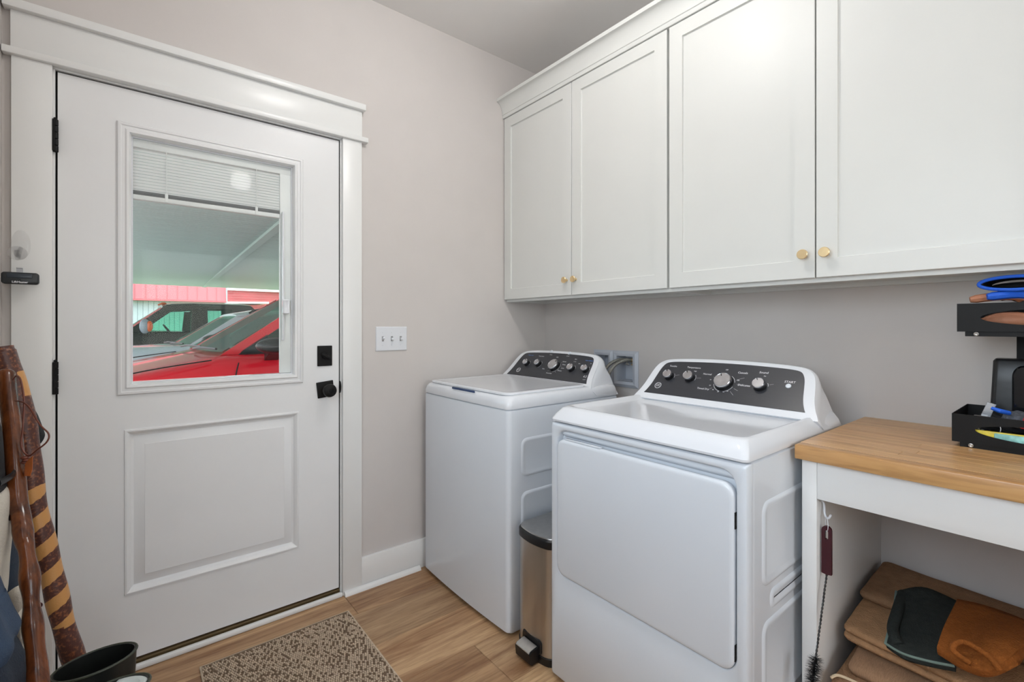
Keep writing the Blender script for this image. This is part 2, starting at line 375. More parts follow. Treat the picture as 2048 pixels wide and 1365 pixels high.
for xx in (hit(333, 330, 1, FY+.02).x, hit(513, 380, 1, FY+.02).x):
    b = B(); b.tube([(xx, FY+.0185, 1.86), (xx, FY+.0185, 1.67)], .0012, 6); b.box(xx-.005, xx+.005, FY+.0165, FY+.0185, 1.668, 1.700, .001); b.build('ladder_cord', BLIND, bl)
b = B(); b.box(-1.5005, IX1-.003, FY+.018, FY+.036, IZ0+.005, 1.853, .001); b.build('side_channel', BLIND, bl)
b = B(); b.box(-1.496, -1.488, FY-.003, FY+.013, 1.15, 1.69, .002); sl = b.build('slider_track', PLAST, dr)
b = B(); nest(b, (-1.497, -1.470, 1.262, 1.322), [(0, 0, .004), (0, .010, .004), (.003, .013, .003), (.007, .011, .002)], lambda a, c, h: Vector((a, FY-.002-h, c)), r=.004, n=3, cap0=True); b.build('slider_handle', PLAST, sl)
# hinges
for zc in (1.831, 1.041, .285):
    b = B(); 
    for k in range(5): b.lathe([(.0062, 0), (.0074, .001), (.0074, .0195), (.0062, .0205)], (-2.1795, -.0085, zc-.053+k*.0213), (0, 0, 1), 12)
    b.ell((-2.1795, -.0085, zc+.056), .005, .005, .004); b.box(-2.1862, -2.1795, -.0195, -.0085, zc-.051, zc+.051)
    h = b.build('hinge', BLKM, dr)
# deadbolt
a0, a1 = hit(635, 700, 1, 0).x, hit(664, 700, 1, 0).x
b = B(); nest(b, (a0, a1, 1.035, 1.124), [(0, 0, .002), (0, .006, .002), (.002, .008, .002)], mp, cap0=True, r=.002, n=2); pl = b.build('deadbolt_plate', BLKM, dr)
b = B(); cx, cz = (a0+a1)/2, 1.079
b.lathe([(.014, 0), (.014, .008), (.011, .012)], (cx, FY-.008, cz), (0, -1, 0), 16)
Mx = Matrix.Translation((cx, FY-.024, cz)) @ Matrix.Rotation(math.radians(35), 4, 'Y')
b.box(-.023, .023, -.006, .010, -.005, .005, .003, 2, Mx); b.build('thumb_turn', BLKM, pl)
# knob with slightly turned plate
kx, kz = hit(651, 779, 1, 0).x, hit(651, 779, 1, 0).z
Mx = Matrix.Translation((kx, FY, kz)) @ Matrix.Rotation(math.radians(-6), 4, 'Y')
b = B(); b.box(-.036, .036, -.007, 0, -.035, .035, .002, 2, Mx); kp = b.build('knob_plate', BLKM, dr)
b = B(); b.lathe([(.016, .0), (.014, .006), (.012, .028), (.018, .036), (.0265, .046), (.029, .056), (.0265, .066), (.018, .0715), (.0105, .072), (.009, .069), (.004, .069)], (kx, FY-.006, kz), (0, -1, 0), 28); kn = b.build('door_knob', BLKM, kp)
b = B(); b.box(-1.2612, -1.2572, FY+.002, FY+.03, .935-.03, .935+.03); b.ell((-1.257, .0, .937), .005, .008, .028); b.build('latch', BLKM, dr)

# ------------------------------------------------------------------ light switch
p0, p1 = hit(752, 654, 1, -.005), hit(814, 701, 1, -.005)
sw = thing('light_switch_plate', 'white wall plate with three toggle switches beside the door casing', 'light switch', ((p0.x+p1.x)/2, 0, 1.09))
b = B(); nest(b, (p0.x, p1.x, 1.092, 1.208), [(0, 0, .003), (0, .003, .003), (.003, .006, .003)], lambda a, c, h: Vector((a, -h, c)), cap0=True, r=.003, n=3)
b.build('plate', PLAST, sw)
for k in range(3):
    x = (p0.x+p1.x)/2+(k-1)*.046
    b = B(); b.box(x-.0052, x+.0052, -.0064, -.0055, 1.138, 1.162); sl_ = b.build('switch_slot', mat('slot_grey', (150, 150, 150), .6), sw, 0)
    Mx = Matrix.Translation((x, -.009, 1.150)) @ Matrix.Rotation(math.radians(28 if k else -28), 4, 'X')
    B().box(-.004, .004, -.013, .003, -.0045, .0045, .0012, 2, Mx).build('toggle', PLAST, sl_)
    for dz in (-.03, .03): B().lathe([(.003, 0), (.003, .0006), (.002, .001)], (x, -.006, 1.150+dz), (0, -1, 0), 10).build('plate_screw', PLAST, sw)

# ------------------------------------------------------------------ wall cabinets
FX = -.325
def cabinet(y_hi, y_lo, mid, label, inner_gap=.004):
    c = thing('wall_cabinet', label, 'cabinet', (0, (y_hi+y_lo)/2, 1.345), 'white wall cabinets over the machines')
    b = B(); zb, zt = 1.348, 2.40; xb = -.304
    b.box(xb, -.001, y_lo, y_hi, zb+.016, zt)
    b.box(xb, xb+.019, y_lo, y_hi, zb, zb+.0159); b.box(-.020, -.001, y_lo, y_hi, zb, zb+.0159)
    b.box(xb+.019, -.02, y_hi-.016, y_hi, zb, zb+.0159); b.box(xb+.019, -.02, y_lo, y_lo+.016, zb, zb+.0159)
    b.build('carcass', CABP, c, 0)
    for i, (ya, yb) in enumerate(((y_hi-.004, mid+inner_gap/2), (mid-inner_gap/2, y_lo+.005))):
        b = B(); nest(b, (yb, ya, 1.362, 2.397), [(0, -.0195), (0, -.0015), (.0015, 0), (.0575, 0), (.0585, -.007), (.0605, -.0085)], lambda a, z, h: Vector((FX-h, a, z)), cap0=True)
        d = b.build('door', CABP, c, 25)
        ky = mid+.029 if i == 0 else mid-.031
        b = B(); b.lathe([(.006, 0), (.0055, .012), (.0075, .0165), (.0145, .0195), (.0155, .022), (.0155, .026), (.0142, .0275)], (FX, ky, 1.436), (-1, 0, 0), 28); b.build('knob', BRASS, d)
    return c
cabinet(-.003, -1.0655, -.536, 'white shaker wall cabinet in the corner over the washing machine, two doors')
cabinet(-1.067, -2.105, -1.586, 'white shaker wall cabinet over the dryer and worktop, two wide doors with brass knobs')
# crown moulding
prof = [(-.001, 2.399), (-.327, 2.399), (-.331, 2.399), (-.3325, 2.402), (-.3325, 2.416)]
for k in range(9):
    t = PI/2*k/8; prof.append((-.336-.036*(1-math.cos(t)), 2.418+.066*math.sin(t)))
prof += [(-.376, 2.485), (-.376, 2.502), (-.36, 2.503), (-.001, 2.503)]
b = B(); b.loft([[Vector((x, y, z)) for x, z in prof] for y in (-.002, -2.105)]); struct(b.build('trim_11', CABP, None, 30, Vector((0, 0, 0))))

# ------------------------------------------------------------------ ceiling lights (one over the room, one added behind the camera for fill)
def ceiling_light(x, y, label):
    t = thing('ceiling_light', label, 'ceiling light', (x, y, HC), 'round flush ceiling lights')
    b = B(); b.lathe([(.15, 0), (.15, -.012), (.135, -.02), (.125, -.02), (.125, 0)], (x, y, HC-.0005), (0, 0, 1), 40); b.build('rim', TRIM, t)
    b = B(); b.lathe([(.124, -.010), (.12, -.018), (.06, -.024), (.001, -.025)], (x, y, HC-.0005), (0, 0, 1), 40); b.build('diffuser', mat('lamp_diffuser', (255, 247, 235), .5, emis=3, bump=0), t)
ceiling_light(LAMP[0], LAMP[1], 'round white ceiling light in front of the door and cabinets')
ceiling_light(-1.15, -3.1, 'round white ceiling light added behind the camera for fill light')

# ------------------------------------------------------------------ laundry outlet box and hoses
ob = thing('laundry_outlet_box', 'grey plastic laundry outlet box set in the wall between washer and dryer', 'outlet box', (0, -.54, .9))
c0, c1 = hit(1187, 700, 0, -.006), hit(1276, 777, 0, -.006)
fy0, fy1, fz0, fz1 = c1.y, c0.y, .895, 1.083
rA = (hit(1266, 740, 0, -.004).y, hit(1234, 740, 0, -.004).y); rB = (hit(1218, 740, 0, -.004).y, fy1-.02)
def nestx(b, rect, steps, cap1=False, cap0=False): return nest(b, rect, steps, lambda a, c, h: Vector((-h, a, c)), cap0, cap1)
b = B(); zz0, zz1 = .925, 1.055
ym = (rA[1]+rB[0])/2
for (ya, yb, oa, obb) in ((fy0, ym, rA[0], rA[1]), (ym, fy1, rB[0], rB[1])):
    outer = [(ya, fz0), (yb, fz0), (yb, fz1), (ya, fz1)]; inn = [(oa, zz0), (obb, zz0), (obb, zz1), (oa, zz1)]
    b.loft([[Vector((-.0005, a, c)) for a, c in outer], [Vector((-.004, a, c)) for a, c in outer], [Vector((-.012, (a+e)/2, (c+f)/2)) for (a, c), (e, f) in zip(outer, inn)], [Vector((-.008, a, c)) for a, c in inn]]+[[Vector((.07, a, c)) for a, c in inn]], False, True)
b.build('frame', GREYP, ob, 20)
BRAID = mat('braided_hose', (150, 148, 140), .4, .6, var=.35, vscale=240, bump=.3, bscale=300)
for k, (yy, col) in enumerate(((rA[0]+.018, BLKP), (rA[0]+.055, BLKP))):
    b = B(); b.lathe([(.008, 0), (.008, .03), (.011, .03), (.011, .045), (.006, .05)], (.05, yy, 1.035), (-1, 0, 0), 14); b.lathe([(.004, 0), (.004, .02)], (.02, yy, 1.035), (0, 0, -1), 8); b.ell((.02, yy, 1.012), .004, .014, .005)
    vl = b.build('valve', BRASS if k == 0 else STEEL, ob)
    pts = catmull([(.012, yy, 1.035), (-.03, yy+.012, 1.037), (-.075, yy+.04, 1.012), (-.105, yy+.06, .955), (-.115, yy+.07, .86), (-.11, yy+.08, .70)], 8)
    h = B().tube(pts, .0085, 12).build('hose', BRAID, ob)
b = B(); b.box(.0002, .069, rA[0]+.01, rA[1]-.003, zz0+.002, zz0+.004); b.box(.062, .068, (rA[0]+rA[1])/2-.004, (rA[0]+rA[1])/2+.004, zz0, zz1-.04); b.build('drain_shelf', GREYP, ob)

# ------------------------------------------------------------------ washer and dryer
XF, XR = -.857, -.19
def bowed(a0, a1, y0, y1, r, z, bow=0.0, n=6):
    out = []
    for x, y in rr(a0, a1, y0, y1, r, n):
        if x < a0+.1: x -= bow*(1-((y-(y0+y1)/2)/((y1-y0)/2))**2)
        out.append(Vector((x, y, z)))
    return out
# extra points along the front edge so that the bow shows
def loopxy(a0, a1, y0, y1, r, z, bow=0.0, n=5):
    pts = []
    base = rr(a0, a1, y0, y1, r, n)
    m = len(base)
    for i in range(m):
        p, q = base[i], base[(i+1) % m]; pts.append(p)
        if abs(p[0]-a0) < 1e-6 and abs(q[0]-a0) < 1e-6 and abs(p[1]-q[1]) > r:
            for k in range(1, 8): pts.append((a0, p[1]+(q[1]-p[1])*k/8))
    c, h = (y0+y1)/2, (y1-y0)/2
    return [Vector((x-(bow*(1-((y-c)/h)**2) if x < a0+r else 0), y, z)) for x, y in pts]
def emboss(b, xa, xb, za, zb, y, r=.03, h=.004):
    nest(b, (xa, xb, za, zb), [(0, -.001, r), (.006, h, r-.004), (.014, h, r-.01), (.022, h*.35, r-.014)], lambda a, c, d: Vector((a, y-d, c)), r=r, n=5)
def console(root, yc, P0, P1, hw, letter, extra):
    """P0/P1: (x, z) of the bottom and top of the sloping face"""
    U = Vector((0, -1, 0)); V = Vector((P1[0]-P0[0], 0, P1[1]-P0[1])); Ln = V.length; V.normalize(); N = U.cross(V)
    O = Vector((P0[0], yc, P0[1]))
    half = [(1.0, -.012), (.985, .0), (.955, .020), (.925, .050), (.905, .085), (.885, .115), (.855, .138), (.80, .153), (.70, .1605), (.5, .1655), (.25, .1685)]
    sc = Ln/.158
    out = [(-w*hw, s*sc) for w, s in half]+[(0, .169*sc)]+[(w*hw, s*sc) for w, s in half[::-1]]
    out = [(p.x, p.y) for p in catmull([(a, c, 0) for a, c in out], 3)]
    def ring(k, ds, off):                     # k = widen, ds = lift of the top
        res = []
        for w, s in out:
            f = max(0, min(1, s/Ln)); res.append(O+U*(w+math.copysign(k, w)*min(1, abs(w)/.1))+V*(s+ds*f)+N*off)
        return res
    def back(k, zt):
        res = []
        for w, s in out:
            f = max(0, min(1, (s+.012)/(Ln+.012))); res.append(Vector((XR-.045*f**2, yc-(w*(1+k*(1-f))+0), .887+(zt-.887)*f)))
        return res
    b = B(); b.loft([ring(-.006, -.006, .0), ring(-.001, -.001, -.001), ring(.005, .005, -.008), ring(.009, .008, -.022), ring(.010, .006, -.045), back(.02, 1.03)])
    b.build('console', PLAST, root, 40)
    pan = []
    ph = [(.895, .010), (.87, .026), (.845, .05), (.828, .08), (.812, .108), (.79, .128), (.75, .1415), (.65, .1475), (.45, .151), (.2, .1535)]
    pan = [(-w*hw, s*sc) for w, s in ph]+[(0, .154*sc)]+[(w*hw, s*sc) for w, s in ph[::-1]]
    pan = [(p.x, p.y) for p in catmull([(a, c, 0) for a, c in pan], 3)]
    b = B(); b.loft([[O+U*w+V*s+N*(-.001) for w, s in pan], [O+U*w+V*s+N*.0012 for w, s in pan]]); cp = b.build('control_panel', PANELD, root, 30)
    def at(u, v, off=.0015): return hitp(u, v, O+N*off, N)
    def knob(u, v, r, ang):
        c = at(u, v, .022)-N*.022
        b = B(); b.lathe([(r*1.04, .001), (r*1.0, .004), (r*.97, .012), (r*1.0, .016)], c, N, 28); k = b.build('knob', BLKP, root)
        b = B(); b.lathe([(r*1.0, .016), (r*1.02, .018), (r*1.0, .022), (r*.93, .0245), (r*.90, .024), (r*.88, .0235)], c, N, 32)
        b.build('knob_cap', CHROME, k)
        d = U*math.cos(ang)+V*math.sin(ang); e = N.cross(d)
        b = B(); q = c+N*.0246
        b.loft([[q+d*r*.6+e*.0012, q+d*r*.93+e*.0012, q+d*r*.93-e*.0012, q+d*r*.6-e*.0012], [p+N*.0006 for p in (q+d*r*.6+e*.0012, q+d*r*.93+e*.0012, q+d*r*.93-e*.0012, q+d*r*.6-e*.0012)]]); b.build('pointer', BLKP, k, 0)
        # ring of marks and arc on the panel
        return c
    bw = B(); bb = B(); nb = 0
    for tx, u, v, sz, blue in letter:
        text_into(bb if blue else bw, tx, at(u, v), U, V, sz, bold=.0001); nb += blue
    for item in extra['knobs']:
        u, v, r, ang, arcs = item[:5]; c = knob(u, v, r, ang)
        for a0, a1, rr_, ww in arcs:
            n = max(2, int(abs(a1-a0)/12)); rows = []
            for i in range(n+1):
                t = math.radians(a0+(a1-a0)*i/n); d = U*math.cos(t)+V*math.sin(t); rows.append((c+d*rr_+N*.0018, c+d*(rr_+ww)+N*.0018))
            for (p, q), (p2, q2) in zip(rows, rows[1:]):
                bw.bm.faces.new([bw.bm.verts.new(x) for x in (p, q, q2, p2)])
        for (a, r0, r1) in item[5] if len(item) > 5 else []:
            t = math.radians(a); d = U*math.cos(t)+V*math.sin(t); e = N.cross(d)*.0003
            bw.bm.faces.new([bw.bm.verts.new(x+N*.0018) for x in (c+d*r0+e, c+d*r1+e, c+d*r1-e, c+d*r0-e)])
    bw.build('lettering', WPRINT, cp, 0)['kind'] = 'stuff'
    if nb: bb.build('lettering', BPRINT, cp, 0)['kind'] = 'stuff'
    else: bb.bm.free()
    for u, v, r in extra['buttons']:
        c = at(u, v, .001); B().lathe([(r, 0), (r, .0025), (r*.8, .004), (r*.3, .0043)], c, N, 20).build('button', mat('button_grey', (214, 220, 226), .3), root)
    u, v = extra['logo']; c = at(u, v, .0012)
    b = B()
    for r_ in (.0135, .0108): b.tube([c+U*r_*math.cos(t)+V*r_*math.sin(t) for t in [2*PI*q/36 for q in range(36)]], .0006 if r_ < .012 else .0009, 6, closed=True)
    text_into(b, 'GE', c+N*.0006, (U*.97+V*.24), V, .0125, bold=.0004)
    for t in (.6, 2.2, 3.8, 5.3): b.tube([c+U*.0122*math.cos(t+q)+V*.0122*math.sin(t+q) for q in (0, .25, .5)], .0005, 5)
    b.build('logo_badge', mat('logo_silver', (205, 205, 208), .35, .3), root, 30)['kind'] = 'stuff'
def common(root, y_hi, y_lo, bow):
    b = B()
    b.loft([loopxy(XF+.012, XR, y_lo+.008, y_hi-.008, .02, .010, bow), loopxy(XF, XR, y_lo, y_hi, .02, .022, bow), loopxy(XF, XR, y_lo, y_hi, .02, .872, bow*.5), loopxy(XF+.001, XR, y_lo+.001, y_hi-.001, .02, .880, bow*.4), loopxy(XF+.007, XR, y_lo+.007, y_hi-.007, .018, .8825, bow*.4), loopxy(XF+.007, XR, y_lo+.007, y_hi-.007, .018, .8855, bow*.4)])
    return b

# washer
WY1, WY0 = -.043, -.714
wm = thing('washing_machine', 'white top-loading washing machine in the corner beside the door wall', 'washing machine', (-.52, (WY0+WY1)/2, 0))
b = common(wm, WY1, WY0, .010)
emboss(b, -.795, -.30, .612, .768, WY0, .03); emboss(b, -.795, -.30, .19, .556, WY0, .03)
b.build('body', ENAM, wm, 40)
for x in (XF+.05, XR-.05):
    for y in (WY0+.05, WY1-.05): B().lathe([(.018, 0), (.018, .006), (.008, .0065), (.008, .0105)], (x, y, 0), (0, 0, 1), 12).build('foot', BLKP, wm)
b = B()
b.loft([loopxy(XF-.001, XR, WY0, WY1, .022, .886, .005), loopxy(XF-.002, XR, WY0-.001, WY1+.001, .024, .900, .005), loopxy(XF+.001, XR, WY0+.001, WY1-.004, .03, .918, .005), loopxy(XF+.008, XR, WY0+.006, WY1-.014, .034, .930, .004), loopxy(XF+.018, XR, WY0+.014, WY1-.026, .034, .935, .003), loopxy(XF+.03, XR, WY0+.024, WY1-.036, .03, .936, .003)])
b.build('top_cap', PLAST, wm, 40)
b = B()
def lidloop(i, z): return loopxy(XF+.014+i, -.385-i, WY0+.026+i, WY1-.036-i, .03, z, .003)
b.loft([lidloop(0, .9362), lidloop(-.002, .940), lidloop(0, .945), lidloop(.008, .9475), lidloop(.02, .9455), lidloop(.04, .944)]); b.build('lid', PLAST, wm, 40)
hy0, hy1 = hit(950, 785, 0, XF).y, hit(905, 778, 0, XF).y
b = B(); nest(b, (hy0, hy1, .927, .9365), [(0, 0, .004), (.001, .003, .003)], lambda a, c, h: Vector((XF-.0005+.004*0-h, a, c)), r=.004, n=3); b.build('lid_handle_slot', mat('slot_blue', (30, 60, 105), .4), wm)
b = B(); b.ell((XF+.0005, (hy0+hy1)/2-.005, .921), .004, (hy1-hy0)*.55, .010); b.build('lid_grip', PLAST, wm)
R_ = .0195
wk = [(1050, 723, .0175, 2.0, [(-20, 60, .022, .001)]), (1073, 724, .0175, 1.0, [(-70, 60, .022, .001)]), (1105, 728, .030, 1.0, [(-80, 30, .036, .0012)], [(40, .038, .048), (5, .038, .05), (-25, .038, .05), (-50, .038, .05), (175, .038, .045), (200, .038, .045), (230, .038, .045)]), (1139, 733, .0185, 1.6, [(0, 70, .022, .001)]), (1167, 735, .0175, 1.8, [(0, 60, .022, .001)])]
wl = [('Water Level', 1062, 711, .0085, 1), ('Temperature', 1083, 713, .008, 0), ('Soil', 1115, 715, .009, 0), ('Normal', 1129, 724, .008, 0), ('Whites', 1128, 730, .008, 0), ('Colors', 1125, 737, .008, 0), ('Delicates', 1119, 742, .008, 0), ('Bulky', 1087, 738, .008, 0), ('Drain & Spin', 1098, 747, .008, 0), ('Spin', 1152, 719, .009, 0), ('Max', 1159, 728, .007, 0), ('No Spin', 1150, 724, .005, 0), ('Fabric Softener', 1179, 722, .008, 1), ('On', 1182, 728, .007, 0), ('4.5', 1170, 754, .018, 0), ('CU FT', 1168, 760, .006, 0), ('Sensing', 1102, 710, .0065, 0), ('START', 1136, 713, .007, 0), ('Deep Fill', 1148, 706, .006, 0), ('Rinse', 1147, 709, .006, 0), ('I I I I I', 1123, 705, .009, 0)]
console(wm, (WY0+WY1)/2, (-.375, .937), (-.255, 1.072), .328, wl, dict(knobs=wk, buttons=[(1103, 704, .009), (1139, 707, .009)], logo=(1037, 740)))

# dryer
DY1, DY0 = -.951, -1.619
dm = thing('clothes_dryer', 'white front-loading clothes dryer with square door beside the worktop', 'dryer', (-.52, (DY0+DY1)/2, 0))
b = B(); XB = XF+.028
b.loft([loopxy(XB, XR, DY0+.004, DY1-.004, .012, .010), loopxy(XB, XR, DY0, DY1, .012, .018), loopxy(XB, XR, DY0, DY1, .012, .878), loopxy(XB, XR, DY0+.007, DY1-.007, .012, .8825), loopxy(XB, XR, DY0+.007, DY1-.007, .012, .8855)])
emboss(b, -.78, -.26, .56, .775, DY0, .03); emboss(b, -.735, -.30, .492, .545, DY0, .02); emboss(b, -.78, -.26, .235, .475, DY0, .03); emboss(b, -.78, -.26, .03, .205, DY0, .03)
b.build('body', ENAM, dm, 40)
for x in (XF+.06, XR-.05):
    for y in (DY0+.05, DY1-.05): B().lathe([(.018, 0), (.018, .006), (.008, .0065), (.008, .0105)], (x, y, 0), (0, 0, 1), 12).build('foot', BLKP, dm)
HR = (DY0+.022, DY1-.024)      # recess in y
b = B(); fm = lambda a, c, h: Vector((XF-h, a, c))
def fr(i, h, r): return [fm(a, c, h) for a, c in rr(DY0+i, DY1-i, .012+i, .880-i, r, 6)]
def hl(i, h, r): return [fm(a, c, h) for a, c in rr(HR[0]+i, HR[1]-i, .362+i, .864-i, r, 6)]
b.loft([fr(0, -.0278, .004), fr(0, -.008, .004), fr(.0025, -.0025, .006), fr(.008, 0, .01), hl(0, 0, .045), hl(.003, -.002, .043), hl(.006, -.008, .04), hl(.008, -.0275, .038)], False, True)
b.build('front_panel', ENAM, dm, 40)
b = B(); loops = []
DD = (HR[0]+.008, HR[1]-.008, .370, .829)
for i, h, r in ((.003, -.020, .03), (0, -.012, .033), (0, -.002, .033), (.0015, .002, .032), (.005, .0045, .03), (.012, .0055, .026)):
    loops.append([fm(a, c, h) for a, c in rr(DD[0]+i, DD[1]-i, DD[2]+i, DD[3]-i, r, 6)])
b.loft(loops); d = b.build('door', ENAM, dm, 40)
b = B(); b.loft([[Vector((XF+.027-.012*math.sin(PI*q), y, .832+.028*q)) for q in (0, .2, .4, .6, .8, 1)] for y in (HR[0]+.02, HR[1]-.02)], closed=False); b.build('handle_pocket', ENAM, dm, 60)
b = B(); ly = [hit(u, 880, 0, XF).y for u in (1130, 1200)]
b.box(XF-.002, XF+.012, min(ly), max(ly), .829, .8335, .001); b.build('door_catch', ENAM, dm)
for z in (.74, .42):
    b = B(); b.box(XF+.001, XF+.018, HR[0]+.0065, HR[0]+.0095, z-.02, z+.02); b.box(XF+.003, XF+.010, HR[0]+.0045, HR[0]+.0068, z-.012, z+.012, .0005); b.build('door_hinge', GAP, dm, 0)
b = B()
b.loft([loopxy(XF-.001, XR, DY0, DY1, .014, .886), loopxy(XF-.002, XR, DY0-.001, DY1+.001, .016, .892), loopxy(XF+.010, XR, DY0+.006, DY1-.006, .018, .910), loopxy(XF+.028, XR, DY0+.018, DY1-.016, .022, .928), loopxy(XF+.042, XR, DY0+.026, DY1-.024, .026, .9335), loopxy(XF+.056, XR, DY0+.034, DY1-.032, .03, .932), loopxy(XF+.072, XR-.06, DY0+.045, DY1-.043, .03, .922), loopxy(XF+.10, XR-.06, DY0+.06, DY1-.055, .03, .9195)])
b.build('top_cap', PLAST, dm, 40)
dk = [(1334, 747, .0185, 1.9, [(-10, 40, .0225, .001)], [(15, .026, .042)]), (1375, 750, .0195, 2.0, [(-20, 40, .024, .001)], [(5, .027, .045)]), (1444, 760, .031, 2.0, [(-70, -20, .036, .0014), (10, 60, .036, .0014), (-200, -100, .036, .0014)], [(25, .045, .07), (0, .045, .068), (-25, .045, .062), (-45, .045, .066), (155, .04, .052), (215, .045, .06)]), (1516, 766, .0205, 2.0, [(5, 35, .025, .0014)], [(18, .029, .042)])]
dl = [('Tumble', 1347, 733, .0105, 0), ('Temperature', 1388, 736, .0105, 0), ('Normal', 1415, 749, .0105, 0), ('Casuals', 1486, 746.5, .0115, 0), ('Delicates', 1488, 771.5, .0115, 0), ('Timed Dry', 1406, 778, .0105, 0), ('Sound', 1528, 746, .012, 0), ('START', 1580, 765, .0115, 0), ('Off', 1454, 740.5, .007, 0), ('Off', 1476, 761.5, .007, 0), ('20', 1420, 771.5, .006, 0), ('40', 1426, 780, .006, 0), ('50', 1436, 784, .006, 0), ('60', 1447, 784.5, .006, 0), ('80', 1455, 783, .006, 0), ('High', 1391, 743, .006, 0), ('On', 1530, 753, .006, 0), ('10', 1421, 760, .006, 0)]
console(dm, (DY0+DY1)/2, (-.388, .936), (-.270, 1.075), .326, dl, dict(knobs=dk, buttons=[(1577, 773, .0085)], logo=(1316, 771)))

# ------------------------------------------------------------------ step-on waste bin
tb = thing('pedal_bin', 'slim brushed steel pedal bin with black-rimmed lid between washer and dryer', 'waste bin', (-.70, -.838, 0))
bx0, bx1, by0, by1 = -.845, -.565, -.944, -.734
def bl_(i, z, r=.035): return [v+Vector((.012, 0, 0))*(v.x < bx0+.05) for v in loopxy(bx0+i, bx1-i, by0+i, by1-i, r, z, .022)]
b = B(); b.loft([bl_(.002, .0), bl_(0, .006), bl_(0, .028), bl_(.003, .030)]); b.build('base', BLKP, tb)
b = B(); b.loft([bl_(.003, .0301), bl_(.003, .415), bl_(.006, .416)]); b.build('body', STEEL, tb)
b = B(); b.loft([bl_(.002, .4165), bl_(0, .419), bl_(0, .443), bl_(.003, .448), bl_(.008, .450)]); ld = b.build('lid_rim', BLKP, tb)
b = B(); b.loft([bl_(.006, .4501, .03), bl_(.007, .4535, .03), bl_(.011, .4545, .028)]); b.build('lid', STEEL, tb)
b = B(); py0, py1 = -.894, -.790
b.loft([[Vector((x, y, z)) for y, z in rr(py0-.004*0+i, py1-i, .0+j, .085-i, .014, 4)] for x, i, j in ((-.8445, 0, .030), (-.850, .001, .030), (-.853, .004, .033))]); b.build('pedal_surround', BLKP, tb)
b = B(); b.loft([[Vector((x, y, z)) for x, z in ((-.853, .060), (-.888, .053), (-.895, .045), (-.892, .012), (-.882, .006), (-.853, .008))] for y in (py0+.012, py0+.016, py1-.016, py1-.012)]); pd = b.build('pedal', BLKP, tb)
b = B(); b.loft([[Vector((x, y, z)) for x, z in ((-.857, .0605), (-.889, .0540), (-.895, .0480), (-.895, .0505), (-.889, .0565), (-.857, .0628))] for y in (py0+.016, py1-.016)]); b.build('pedal_plate', STEEL, pd)

# ------------------------------------------------------------------ worktop and its base
TX, TZ0, TZ1, TY = -.611, .857, .895, -1.6305
TYR = -2.75
wt = thing('worktop', 'pale butcher-block worktop to the right of the dryer', 'worktop', (-.30, -2.19, TZ0))
STV = wood('maple_stave', (188, 142, 92), (216, 176, 124), 'y', .30, .9)
xs = [TX+(0-TX)*k/14 for k in range(15)]
for i, (a, c) in enumerate(zip(xs, xs[1:])):
    cuts = [TY] + ([TY-random.uniform(.15, .9)] if i else []) + [TYR]
    for y1_, y0_ in zip(cuts, cuts[1:]):
        b = B(); b.box(a+.0001, c-.0001, y0_+.0001, y1_-.0001, TZ0, TZ1, bev=.0006 if i else .003, seg=1 if i else 2)
        o = b.build('stave', STV, wt); tt = random.uniform(.90, 1.04); o.color = (tt, tt*random.uniform(.97, 1.0), tt*random.uniform(.93, .99), 1)
        if i == 0: o.color = (.92, .86, .78, 1)
bb_ = thing('open_bench', 'white painted open bench with deep apron under the wooden worktop', 'table base', (-.30, -2.19, 0))
b = B(); b.box(-.591, -.001, -1.677, -1.642, 0, TZ0-.0005, .001); b.build('side_panel', TRIM, bb_)
b = B(); b.box(-.591, -.001, -2.735, -2.70, 0, TZ0-.0005, .001); b.build('side_panel', TRIM, bb_)
b = B(); b.box(-.5905, -.572, -2.6995, -1.6775, .757, TZ0-.0005, .001); b.build('apron', TRIM, bb_)
b = B(); b.box(-.021, -.001, -2.6995, -1.6775, .80, TZ0-.0005, .001); b.build('rear_rail', TRIM, bb_)

# ------------------------------------------------------------------ hook and bottle brush
HKX = -.556
hk = solo(B().tube(catmull([(HKX, -1.6775, .745), (HKX, -1.682, .74), (HKX-.001, -1.684, .728), (HKX-.003, -1.685, .715), (HKX-.006, -1.690, .706), (HKX-.010, -1.697, .707), (HKX-.012, -1.702, .717)], 6), .0028, 10), 'hook', PLAST, 'small white hook on the inner side of the worktop base, holding the brush', 'hook', (HKX, -1.68, .74))
br = thing('bottle_brush', 'long thin brush with dark maroon handle hanging from the white hook', 'brush', (HKX-.006, -1.696, .70))
hc = Vector((HKX-.010, -1.6925, .622))
MAROON = mat('maroon_plastic', (62, 20, 30), .35)
b = B(); F_ = Vector((.0, -1, 0))
def hpt(a, c, h): return hc+Vector((h, -a, c))
outer = [(.0115, -.062), (.0115, .052)]+[(.0115*math.cos(t), .052+.0115*math.sin(t)) for t in (PI/6, PI/3, PI/2, 2*PI/3, 5*PI/6)]+[(-.0115, .052), (-.0115, -.062), (0, -.064)]
slot = [(.0038, .030), (.0038, .048)]+[(.0038*math.cos(t), .049+.0038*math.sin(t)) for t in (PI/6, PI/3, PI/2, 2*PI/3, 5*PI/6)]+[(-.0038, .048), (-.0038, .030), (0, .028)]
